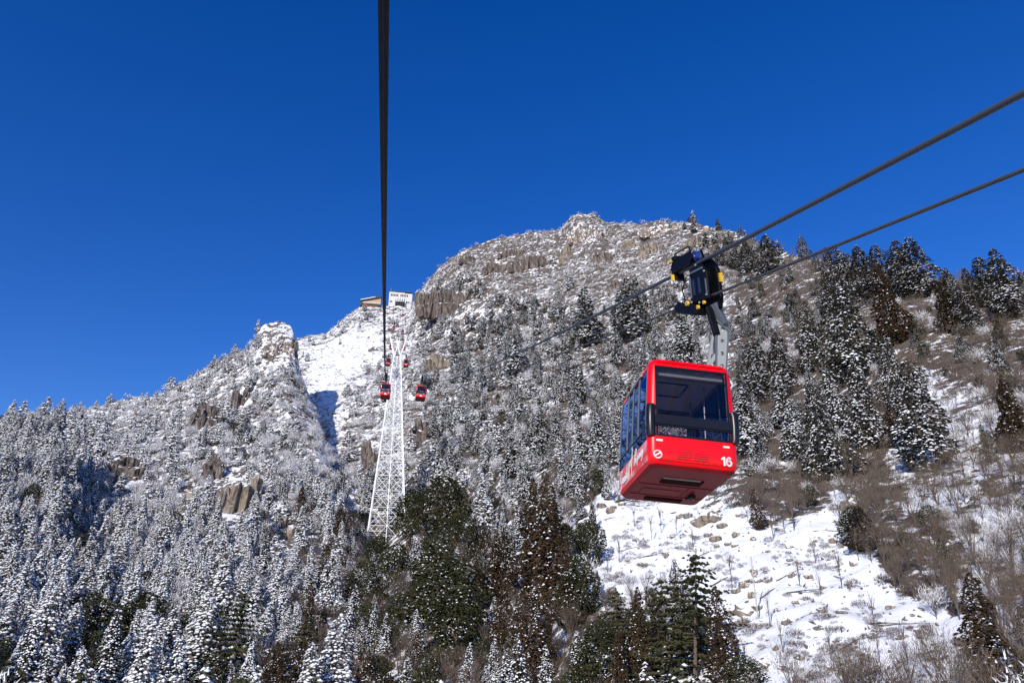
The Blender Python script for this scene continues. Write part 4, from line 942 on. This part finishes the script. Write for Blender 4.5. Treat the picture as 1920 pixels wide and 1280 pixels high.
        p_=lambda x:[[(x+.01,.2),(x,-.10)],arcpts(x+.06,.12,.05,.08,150,-150,9)]
        e_=lambda x:[[(x+.02,.12),(x+.11,.13)]+arcpts(x+.06,.12,.055,.08,10,320,9)]
        w3=lambda x:[[(x,.2),(x+.03,.04),(x+.07,.17),(x+.11,.04),(x+.15,.2)]]
        y_=lambda x:[[(x,.2),(x+.06,.06)],[(x+.12,.2),(x+.03,-.12),(x-.03,-.10)]]
        R1=[[(.06,.46),(.02,.0)],[(.0,.42),(.12,.5),(.24,.42),(.16,.28),(.06,.26),(.26,.0),(.34,.04)]]
        g=MB(); word=G+o_(.34)+z_(.46)+a_(.58)+i_(.73)+s_(.79)+h_(.90)+o_(1.01); strokes(g,sh(word),S0+Vector((0,1.06,.16)),ex2,ey2,ez2,.64,.026)
        g.build('lettering',m_white,root)
        g=MB(); word=R1+o_(.30)+p_(.43)+e_(.55)+w3(.68)+a_(.85)+y_(1.0); strokes(g,sh(word),S0+Vector((0,-.20,.29)),ex2,ey2,ez2,.62,.026)
        g.build('lettering',m_white,root)
        pale=mat('pale_print',(.62,.58,.46),.5)
        g=MB(); fig=[(-.30,.16),(-.27,.45),(-.30,.60),(-.18,.72),(.05,.74),(.20,.80),(.26,1.02),(.24,1.16),(.29,1.22),(.33,1.10),(.42,1.04),(.40,.98),(.34,.94),(.33,.72),(.27,.55),(.24,.42),(.25,.02),(.20,.02),(.16,.42),(.10,.48),(-.08,.46),(-.14,.38),(-.15,.0),(-.20,.0),(-.21,.34),(-.24,.30),(-.26,.02),(-.30,.02)]
        g.prism([(x*.55,y*.55) for x,y in fig],S0+Vector((0,.13,.10)),ex2,ey2,ez2,.001,0,-.004); g.build('animal_figure',pale,root)
    else:
        g=MB(); strokes(g,[[(-.16,0),(-.02,.26),(.05,.12),(.2,0)],[(-.14,.02),(.16,.02)],[(-.06,.10),(.04,.06)]],o0+Vector((0,0,.18)),ex,ey,ez,1.15,.10); g.build('mountain_emblem',m_white,root)
        for u in (-.52,.5):
            g=MB(); g.box((u-.05,-L_/2-.012,.42),(u+.05,-L_/2+.01,.51)); g.build('marker_lamp',m_white,root)
    return root
# ---- the near cabin
g1=make_gondola(True); g1.name='gondola_cabin'
tag(g1,'large red cabin numbered 16 hanging from a dark carriage','cable car','red cable cars')
K_=.87; g1.location=(4.0004*K_,18.8754*K_,4.1556*K_)
yw,pt,rl=[math.radians(v) for v in (6.35,-3.14,4.44)]
MR=Matrix.Rotation(yw,4,'Z')@Matrix.Rotation(pt,4,'X')@Matrix.Rotation(rl,4,'Y'); g1.rotation_euler=MR.to_euler(); g1.scale=(1.015,1.015,1.02)
M1=Matrix.Translation(g1.location)@MR@Matrix.Diagonal((1.015,1.015,1.02,1)); M1i=M1.inverted()
cp_=lambda s,z,l=0.:M1i@rope_pt(RIGHT+l,s,z)                # carriage coordinates -> cabin coordinates
def sq(s): return 15.72+(s-15.72)*.76
def carr(mb,poly,l0,l1,mi=0,raw=False):
    n=len(poly); poly=poly if raw else [(sq(s),z) for s,z in poly]; vs=[cp_(s,z,l0) for s,z in poly]+[cp_(s,z,l1) for s,z in poly]
    mb.add(vs,[tuple(range(n)),tuple(range(n,2*n))[::-1]]+[(i,(i+1)%n,(i+1)%n+n,i+n) for i in range(n)],mi)
def wheel(mb,s,z,r,l0,l1,mi=0,n=20): carr(mb,[(sq(s)+r*math.cos(2*math.pi*i/n),z+r*math.sin(2*math.pi*i/n)) for i in range(n)],l0,l1,mi,True)
g=MB(); carr(g,[(14.15,-.30),(14.45,-.02),(15.0,.16),(15.55,.16),(15.72,-.10),(15.72,-1.10),(15.3,-1.32),(14.25,-1.30),(14.10,-1.02)],.07,.16); carr(g,[(14.3,-.35),(14.6,-.12),(15.5,-.12),(15.6,-1.0),(14.3,-1.05)],-.13,-.07)
carr(g,[(14.55,-.3),(15.3,-.3),(15.3,-.85),(14.55,-.85)],-.07,.07); carg=g.build('carriage',m_blk2,g1,bevel=.015)
g=MB()
carr(g,[(15.0,.12),(15.15,.36),(15.6,.42),(16.75,.34),(16.95,.12),(16.85,.0),(16.4,.05),(15.3,.06)],.09,.15); carr(g,[(15.1,.12),(15.3,.34),(16.7,.30),(16.9,.10),(16.7,-.02),(15.3,.02)],-.16,-.10)
carr(g,[(16.75,-.22),(17.0,.02),(17.0,.26),(16.7,.26),(16.6,-.2)],-.10,.12); carr(g,[(16.3,.30),(16.6,.30),(16.6,.42),(16.3,.42)],-.2,.2)
g.build('wheel_truck',m_blk2,carg,bevel=.012)
for s in (15.25,15.85,16.55):
    g=MB(); wheel(g,s,.20,.15,-.055,-.03); wheel(g,s,.20,.15,.03,.055); wheel(g,s,.20,.125,-.03,.03); w_=g.build('running_wheel',m_blue,carg)
    g=MB(); wheel(g,s,.20,.153,.056,.066); wheel(g,s,.20,.05,-.075,.08); g.build('wheel_rim',m_steel,w_)
g=MB(); carr(g,[(15.6,-.98),(16.2,-1.0),(16.9,-.86),(17.05,-.92),(17.0,-1.08),(16.2,-1.22),(15.4,-1.35),(15.1,-1.2)],-.10,.14); carr(g,[(16.6,-.85),(16.95,-.78),(16.95,-.98),(16.6,-1.0)],-.05,.05); g.build('haul_grip',m_blk2,carg,bevel=.012)
for s,z,r,l in ((15.72,-1.00,.062,-.15),(14.95,-1.20,.05,-.16),(14.50,-1.14,.042,-.16)):
    g=MB(); wheel(g,s,z,r,l-.05,l); wheel(g,s,z,r*.35,l-.055,l+.02,1); g.build('guide_roller',[m_yel,m_blk],carg)
g=MB(); carr(g,[(16.72,-.06),(16.86,-.02),(16.86,-.22),(16.72,-.22)],-.17,-.12); g.build('yellow_stop',m_yel,carg)
g=MB(); carr(g,[(16.55,.28),(16.95,.32),(16.95,.36),(16.55,.33)],-.2,-.17); g.build('release_lever',m_yel,carg)
g=MB(); 
for j in range(5): carr(g,[(14.04,-.44-.045*j),(14.14,-.44-.045*j),(14.14,-.47-.045*j),(14.04,-.47-.045*j)],.10,.17)
g.build('yellow_spring',m_yel,carg)
for s in (14.8,15.2):
    g=MB(); carr(g,[(s,-.45),(s+.10,-.45),(s+.10,-.85),(s,-.85)],-.15,-.13); g.build('cover_rib',mat('rib_blue',(.01,.02,.07),.4),carg)
for s,z in ((14.4,-.35),(14.4,-.95),(15.5,-.25),(15.5,-1.0),(14.95,-.1),(14.95,-1.08)):
    g=MB(); wheel(g,s,z,.028,-.155,-.13,n=8); g.build('bolt',m_arm,carg)
g=MB(); carr(g,[(14.35,-.55),(14.40,-.55),(14.40,-.98),(14.35,-.98)],-.15,-.13); carr(g,[(15.45,-.35),(15.52,-.35),(15.52,-.9),(15.45,-.9)],-.15,-.13); carr(g,[(14.5,-.22),(15.4,-.22),(15.4,-.27),(14.5,-.27)],-.15,-.13); g.build('cover_edge',m_armd,carg)
g=MB(); g.tube([cp_(sq(16.9),.15,-.12),cp_(sq(16.5),.5,-.12),cp_(sq(15.6),.55,-.05),cp_(sq(15.1),.1,-.12)],.018,6); g.tube([cp_(sq(15.7),-.3,-.16),cp_(sq(15.95),-.65,-.2),cp_(sq(15.8),-1.0,-.16)],.016,6); g.build('hose',m_blk,carg)
# hanger arm: from the carriage foot down to the roof
T1=cp_(14.75,-1.27,0.02); B0=Vector((.63,-.92,2.36)); B1=Vector((.88,-.92,2.32)); U1=T1+Vector((-.10,0,0)); U2=T1+Vector((.22,.05,-.35))
g=MB(); g.bar(T1+Vector((0,0,.10)),(T1+Vector((.22,.10,-.36))),.24,h=.14); g.build('hanger_head',m_armd,g1,bevel=.02)
# perforated plate
def perforated(mb,p00,p10,p01,p11,holes,t,nrm):
    """plate between bottom edge p00-p10 and top edge p01-p11 with round holes stacked along it"""
    nh=holes; N_=16
    for k in range(nh):
        f0,f1=k/nh,(k+1)/nh; a=p00.lerp(p01,f0);b_=p10.lerp(p11,f0);c=p10.lerp(p11,f1);d=p00.lerp(p01,f1); cen=(a+b_+c+d)/4
        ux=((b_-a)+(c-d)).normalized(); uy=nrm.cross(ux).normalized(); 
        if uy.dot(d-a)<0: uy=-uy
        rr=min((b_-a).length,(d-a).length)*.24
        ci=[cen+ux*rr*math.cos(2*math.pi*i/N_+math.pi/4*5)+uy*rr*math.sin(2*math.pi*i/N_+math.pi/4*5) for i in range(N_)]
        ed=[]
        for q0,q1 in ((a,b_),(b_,c),(c,d),(d,a)): ed+=[q0.lerp(q1,i/4) for i in range(4)]
        vs=[v-nrm*t/2 for v in ci+ed]+[v+nrm*t/2 for v in ci+ed]; fs=[]
        for i in range(N_):
            j=(i+1)%N_; fs+=[(i,j,N_+j,N_+i),(2*N_+i,2*N_+N_+i,2*N_+N_+j,2*N_+j),(i,2*N_+i,2*N_+j,j)]
            if not ((k>0 and i<4) or (k<nh-1 and 8<=i<12)): fs.append((N_+i,N_+j,3*N_+j,3*N_+i))
        mb.add(vs,fs)
pt_=T1+Vector((.13,.10,-.30)); g=MB(); perforated(g,B0+Vector((.06,0,-.05)),B1+Vector((.02,0,-.05)),pt_+Vector((-.03,0,0)),pt_+Vector((.18,0,-.02)),4,.05,Vector((.25,-1,0)).normalized())
arm=g.build('hanger_arm',m_arm,g1)
g=MB(); g.bar(B1+Vector((.0,.03,-.05)),pt_+Vector((.22,.03,-.02)),.03,h=.16); g.bar(B0+Vector((.05,.05,-.05)),pt_+Vector((-.07,.05,0)),.03,h=.16); g.build('hanger_flange',m_armd,g1)
g=MB(); g.bar(B0+Vector((-.14,.05,-.05)),pt_+Vector((-.12,.1,-.30)),.045,h=.10); g.bar(pt_+Vector((-.12,.1,-.30)),pt_+Vector((-.02,.05,-.02)),.045,h=.10); g.bar(B0+Vector((-.14,.05,.0)),B0+Vector((.08,.05,.38)),.04,h=.08); g.build('hanger_brace',m_arm,g1)
g=MB(); g.tube([pt_+Vector((-.16,-.05,.10)),pt_+Vector((.30,-.05,-.30))],.022,8); g.build('damper_rod',m_armd,g1)
g=MB(); g.bar(T1+Vector((-.10,.06,.05)),T1+Vector((.06,.08,-.62)),.14,h=.10); g.build('hanger_link',m_blk2,g1,bevel=.01)
for s_ in (14.6,15.2,15.7):
    q=proj(*rope_pt(RIGHT,s_,0)); 
for nm,p in (('T1',T1),('B0',B0),('B1',B1)): print(nm,proj(*(M1@p)))
# ---- cabins farther up the line (built once, then copied with all their parts)
g2=make_gondola(False)
b=MB(); b.box((-.10,-.10,2.2),(.10,.10,3.3)); b.build('hanger_arm',m_armd,g2)
b=MB(); b.box((-.14,-.75,3.15),(.14,.75,4.05)); b.box((-.18,-1.0,3.95),(.18,1.0,4.3)); cg=b.build('carriage',m_blk2,g2,bevel=.02)
b=MB(); b.tube([(-.2,-.6,4.15),(.2,-.6,4.15)],.16,12); b.build('running_wheel',m_blue,cg)
b=MB(); b.tube([(-.2,.6,4.15),(.2,.6,4.15)],.16,12); b.build('running_wheel',m_blue,cg)
def copy_tree(o,parent=None):
    kids=list(o.children); c=o.copy(); C.objects.link(c); c.parent=parent
    for k in kids: copy_tree(k,c)
    return c
CAB=[(OWN,158,'red cabin right under the overhead cable, in front of the tower',1),(RIGHT,158,'red cabin just right of the white tower, tilted slightly',2.5),
 (OWN,307,'second red cabin up the line, beside the tower on its left',1),(RIGHT,307,'second red cabin up the line on the right of the tower',1),
 (OWN,441,'small red cabin left of the tower top',1),(RIGHT,441,'small red cabin right of the tower top',1),
 (OWN,610,'tiny red cabin above and left of the tower top',1),(RIGHT,580,'tiny red cabin straight above the tower top',1),
 (RIGHT,700,'tiny red cabin just below the white station',1),(OWN,728,'red cabin entering the station on the left line',1)]
yaw9=-AZ
for i,(lat,s,lab,tl) in enumerate(CAB):
    o=g2 if i==0 else copy_tree(g2)
    sc=1.15; p=rope_pt(lat,s,0); o.scale=(sc,sc,sc); o.location=p-Vector((0,0,4.0*sc)); o.rotation_euler=(0,math.radians(tl if tl>1 else 0),yaw9-(.0 if lat<0 else 0)); tag(o,lab,'cable car','red cable cars')
    print('cab',lat,s,proj(*(o.location+Vector((0,0,1.3)))))
# ------------------------------------------------------------------ white lattice tower
m_tw=mat('tower_white_paint',(.80,.81,.82),.55,noise=(.6,(.70,.71,.71),.5,.75)); m_conc=mat('footing_concrete',(.42,.40,.36),.9,noise=(.7,(.30,.28,.25),.4,.65))
tw=empty('lattice_tower'); S0=315.; TC=EX*((OWN+RIGHT)/2)+ES*S0
zr=z315; tyz=lambda y:float(az_te(738,y)[1])*S0
za,zb=tyz(1010),tyz(656); half=lambda z: 7.3+(1.2-7.3)*(z-za)/(zb-za) if z<zb else 1.2
legs=[];ztop=zr-1.2
tw.location=(TC.x,TC.y,0); OFF=Vector(tw.location)
def tp(i,z):     # corner i at height z
    sx,sy=((-1,-1),(1,-1),(1,1),(-1,1))[i]; h=half(z); return TC+EX*(sx*h)+ES*(sy*h)+Vector((0,0,z))-OFF
gz=[]
for i in range(4):
    z=tyz(1010)
    for _ in range(12): p=tp(i,z)+OFF; z=float(ground(np.array(p.x),np.array(p.y)))
    gz.append(z); b=MB(); b.bar(tp(i,z-1),tp(i,ztop),.42); b.build('tower_leg',m_tw,tw)
    b=MB(); q=tp(i,z); b.box((q.x-1.3,q.y-1.3,q.z-4),(q.x+1.3,q.y+1.3,q.z+1.4)); b.build('footing',m_conc,tw)
lv=[ztop]; 
while lv[-1]>min(gz)+4: lv.append(lv[-1]-max(2.6,half(lv[-1])*1.12))
for i in range(4):
    j=(i+1)%4; b=MB(); cut=min(gz[i],gz[j])
    for k in range(len(lv)-1):
        z1,z0=lv[k],lv[k+1]
        if z0<cut-1: continue
        a1,b1,a0,b0=tp(i,z1),tp(j,z1),tp(i,z0),tp(j,z0); m1,m0=(a1+b1)/2,(a0+b0)/2; wd=.16
        if half(z1)>2.2:
            b.bar(a1,m0,wd);b.bar(m1,a0,wd);b.bar(m1,b0,wd);b.bar(b1,m0,wd); b.bar(a0,b0,.19); b.bar((a1+a0)/2,(b1+b0)/2,.10); b.bar((a1*3+a0)/4,(b1*3+b0)/4,.07); b.bar((a1+a0*3)/4,(b1+b0*3)/4,.07)
        else: b.bar(a1,b0,wd); b.bar(b1,a0,wd); b.bar(a0,b0,.2)
    if half(lv[-1])>2: b.bar((tp(i,ztop)+tp(j,ztop))/2,(tp(i,max(cut,lv[-1]))+tp(j,max(cut,lv[-1])))/2,.2)
    b.build('face_bracing',m_tw,tw)
# heads and arms
gau=(RIGHT-OWN)/2
for sx in (-1,1):
    b=MB()
    for sy in (-1,1):
        o_=TC+ES*(sy*1.3)-OFF; root_=o_+EX*(sx*1.3)+EZ*(zr-4.2); rt2=o_+EX*(sx*1.3)+EZ*(zr-1.2); tip=o_+EX*(sx*(gau+.6))+EZ*(zr-.9)
        b.bar(root_,tip,.26); b.bar(rt2,tip,.24); b.bar(root_.lerp(tip,.5),rt2.lerp(tip,.35),.15)
    b.bar(TC+EX*(sx*(gau+.6))+ES*-1.3+EZ*(zr-.9)-OFF,TC+EX*(sx*(gau+.6))+ES*1.3+EZ*(zr-.9)-OFF,.26); b.build('cross_arm',m_tw,tw)
    b=MB()
    for sy in (-1,1):
        o_=TC+ES*(sy*1.3)-OFF; b.bar(o_+EX*(sx*1.3)+EZ*(zr-1.2),o_+EX*(sx*3.6)+EZ*(zr+8.0),.3); b.bar(o_+EX*(sx*1.3)+EZ*(zr-1.2),o_+EX*(-sx*.6)+EZ*(zr+6.5),.22); b.bar(o_+EX*(sx*2.5)+EZ*(zr+3.6),o_+EX*(-sx*.2)+EZ*(zr+3.6),.15)
    b.bar(TC+EX*(sx*3.6)+ES*-1.3+EZ*(zr+8)-OFF,TC+EX*(sx*3.6)+ES*1.3+EZ*(zr+8)-OFF,.2); b.build('gantry_horn',m_tw,tw)
    b=MB(); o_=TC+EX*(sx*gau)-OFF+EZ*(zr-.25); b.box((-.25,-3,-.5),(.25,3,.12),M=Matrix.Translation(o_)@Matrix.Rotation(-AZ,4,'Z')@Matrix.Rotation(math.atan(.45),4,'X')); b.build('cable_saddle',m_armd,tw)
tag(tw,'tall white steel lattice tower with forked top on a concrete footing','lattice tower')
print('tower top',proj(*(TC+EZ*zr)),'legs',[proj(*(tp(i,gz[i])+OFF)) for i in range(4)])
# ------------------------------------------------------------------ buildings on the saddle
m_bw=mat('building_white',(.60,.59,.58),.8); m_tan2=mat('timber_tan',(.52,.34,.20),.7,noise=(1.2,(.44,.28,.16),.4,.6)); m_win=mat('window_dark',(.03,.035,.045),.2); m_roof=mat('roof_dark',(.04,.045,.06),.5); m_stl=mat('dark_steelwork',(.05,.06,.07),.5,.4); m_snowc=m_snow; m_rtrim=mat('red_brown_base',(.35,.10,.07),.7)
def plane_frame(px,py,d):
    ex,ey=facing(px,py); return P(px,py,d),ex,ey
D0=742.; k=D0/F*1.0/ .90
org,ex,ey=plane_frame(748,600,D0); mpp=math.hypot(D0,org.z)/F    # metres per photo pixel there
MS=Matrix(((ex.x,ey.x,0,0),(ex.y,ey.y,0,0),(0,0,1,0),(0,0,0,1)))
st_=empty('ropeway_station',org); st_.rotation_euler=MS.to_euler()
hb=52*mpp/.90
b=MB(); b.box((-21*mpp,0,-6),(-8*mpp,14,hb)); b.box((8*mpp,0,-6),(22*mpp,14,hb-1.2)); b.box((-8*mpp,0,hb-12.5),(8*mpp,14,hb-.4)); b.box((-8*mpp,9,-6),(8*mpp,14,hb-12.5)); wl=b.build('wall',m_bw,st_)
b=MB(); b.box((-21.5*mpp,-.8,hb),(22.5*mpp,14.5,hb+.7)); b.build('roof',m_roof,st_)
for i in range(11):
    if i==5: continue
    x0=(-18+i*3.0)*mpp; b=MB(); b.box((x0,-.12,hb-5.2),(x0+1.05,.1,hb-2.6)); b.build('window',m_win,st_)
for x0 in (-19,-16.6,12,14.8):
    b=MB(); b.box((x0*mpp,-.12,hb-12.6),(x0*mpp+1.0,.1,hb-10.6)); b.build('window',m_win,st_)
b=MB()
for z in (hb-13.2,hb-15.6,hb-19.4,hb-22.):
    b.box((-9*mpp,-3.0,z),(9*mpp,-.2,z+.7))
for x in (-8.6,-4.3,0,4.3,8.2):
    b.box((x*mpp,-2.9,hb-24),(x*mpp+.35,-2.5,hb-9.5))
for x in (-6,-2,2,6): b.bar((x*mpp,-2.8,hb-13),(x*mpp+1.6,-2.8,hb-8.3),.25)
b.box((-9.5*mpp,-2.6,hb-25),(-8*mpp,-.5,hb-21)); b.build('landing_steelwork',m_stl,st_)
b=MB(); b.tube([(-18*mpp,1,hb+.7),(-18*mpp,1,hb+4)],.12,6); b.box((-18.6*mpp,.8,hb+2.6),(-18*mpp,1,hb+3.8),1); b.build('flagpole',[m_bw,m_rtrim],st_)
tag(st_,'white mountain-top station with rows of dark windows and steel landing','station building')
org,ex,ey=plane_frame(694,576,744.); MS=Matrix(((ex.x,ey.x,0,0),(ex.y,ey.y,0,0),(0,0,1,0),(0,0,0,1)))
lk=empty('lookout_building',org); lk.rotation_euler=MS.to_euler(); u=mpp
b=MB(); b.prism([(-15*u,2*u),(19*u,-1*u),(19*u,21.5*u),(-15*u,11*u)],Vector((0,0,0)),Vector((1,0,0)),Vector((0,0,1)),Vector((0,1,0)),9); b.build('wall',m_tan2,lk)
b=MB(); b.prism([(-19*u,10.5*u),(20.5*u,22*u),(20.5*u,24.5*u),(-19*u,12.3*u)],Vector((0,-1.6,0)),Vector((1,0,0)),Vector((0,0,1)),Vector((0,1,0)),12); rf=b.build('roof',m_roof,lk)
b=MB(); b.prism([(-18.5*u,12.4*u),(8*u,20.8*u),(8*u,21.9*u),(-18.5*u,13.8*u)],Vector((0,-1.4,0)),Vector((1,0,0)),Vector((0,0,1)),Vector((0,1,0)),11); b.build('roof_snow',m_snow,rf)
for i in range(10):
    x0=(-14+i*3.2)*u; b=MB(); b.box((x0,-.15,(8.2-.10*i)*u),(x0+2.2*u,.1,(11.2-.02*i)*u)); b.build('window',m_bw,lk)
b=MB(); b.box((-16.5*u,-1.4,4.2*u),(19.5*u,-.1,5.4*u)); b.box((-16.5*u,-1.45,5.6*u),(19.5*u,-1.35,7.2*u)); b.build('balcony',m_roof,lk)
b=MB(); b.prism([(-2*u,-1*u),(19.2*u,-1*u),(19.2*u,1.5*u),(-12*u,2.8*u)],Vector((0,-.3,0)),Vector((1,0,0)),Vector((0,0,1)),Vector((0,1,0)),.25); b.build('base_band',m_rtrim,lk)
b=MB(); b.box((-19.5*u,-.5,3*u),(-15.2*u,5,11*u)); b.build('side_annex',m_roof,lk)
tag(lk,'tan timber building with a dark sloping roof on the saddle','lookout building')
# poles
def pole(px,py,hpx,r,label,name='utility_pole'):
    g=hit(px,py)
    if g is None: return
    x,y,z,d=g; h=math.sqrt(x*x+y*y+z*z)/F*hpx; b=MB(); b.tube([(0,0,-.3),(0,0,h)],r,8,r2=r*.7); b.box((-r*2,-r*2,-.3),(r*2,r*2,.15)); o=b.build(name,mat('pole_grey',(.38,.37,.35),.5,.3)); o.location=(x,y,z); tag(o,label,'pole')
pole(1422,1164,104,.10,'tall grey metal pole standing in the snowfield')
pole(1794,522,38,.16,'thin mast on the right-hand skyline','mast')
pole(775,892,30,.08,'short grey pole right of the white tower')
pole(633,672,22,.09,'thin pole in the snow gully')
pole(655,740,28,.09,'lower thin pole in the snow beside the gully')

# ------------------------------------------------------------------ light
sun_az=math.radians(180+24); sun_el=math.radians(27)      # clockwise from +Y
sd=Vector((math.sin(sun_az)*math.cos(sun_el),math.cos(sun_az)*math.cos(sun_el),math.sin(sun_el)))
w=bpy.data.worlds.new('World'); bpy.context.scene.world=w; w.use_nodes=True; nt=w.node_tree
bg=nt.nodes['Background']; bg.inputs[1].default_value=.085
st=nt.nodes.new('ShaderNodeTexSky'); st.sky_type='NISHITA'; st.sun_disc=False; st.sun_elevation=sun_el; st.sun_rotation=sun_az
st.altitude=1200; st.air_density=1.0; st.dust_density=.2; st.ozone_density=2.5
hs=nt.nodes.new('ShaderNodeHueSaturation'); hs.inputs['Saturation'].default_value=1.38; hs.inputs['Value'].default_value=1.95; hs.inputs['Hue'].default_value=.521
nt.links.new(st.outputs[0],hs.inputs['Color']); nt.links.new(hs.outputs[0],bg.inputs[0])
ld=bpy.data.lights.new('sun','SUN'); ld.energy=4.9; ld.angle=math.radians(.53); ld.color=(1,.93,.83)
lo=bpy.data.objects.new('sun',ld); C.objects.link(lo); lo.rotation_euler=sd.to_track_quat('Z','Y').to_euler()
vs_=bpy.context.scene.view_settings; vs_.view_transform='Standard'; vs_.look='None'; vs_.exposure=0; vs_.gamma=1; vs_.use_curve_mapping=False
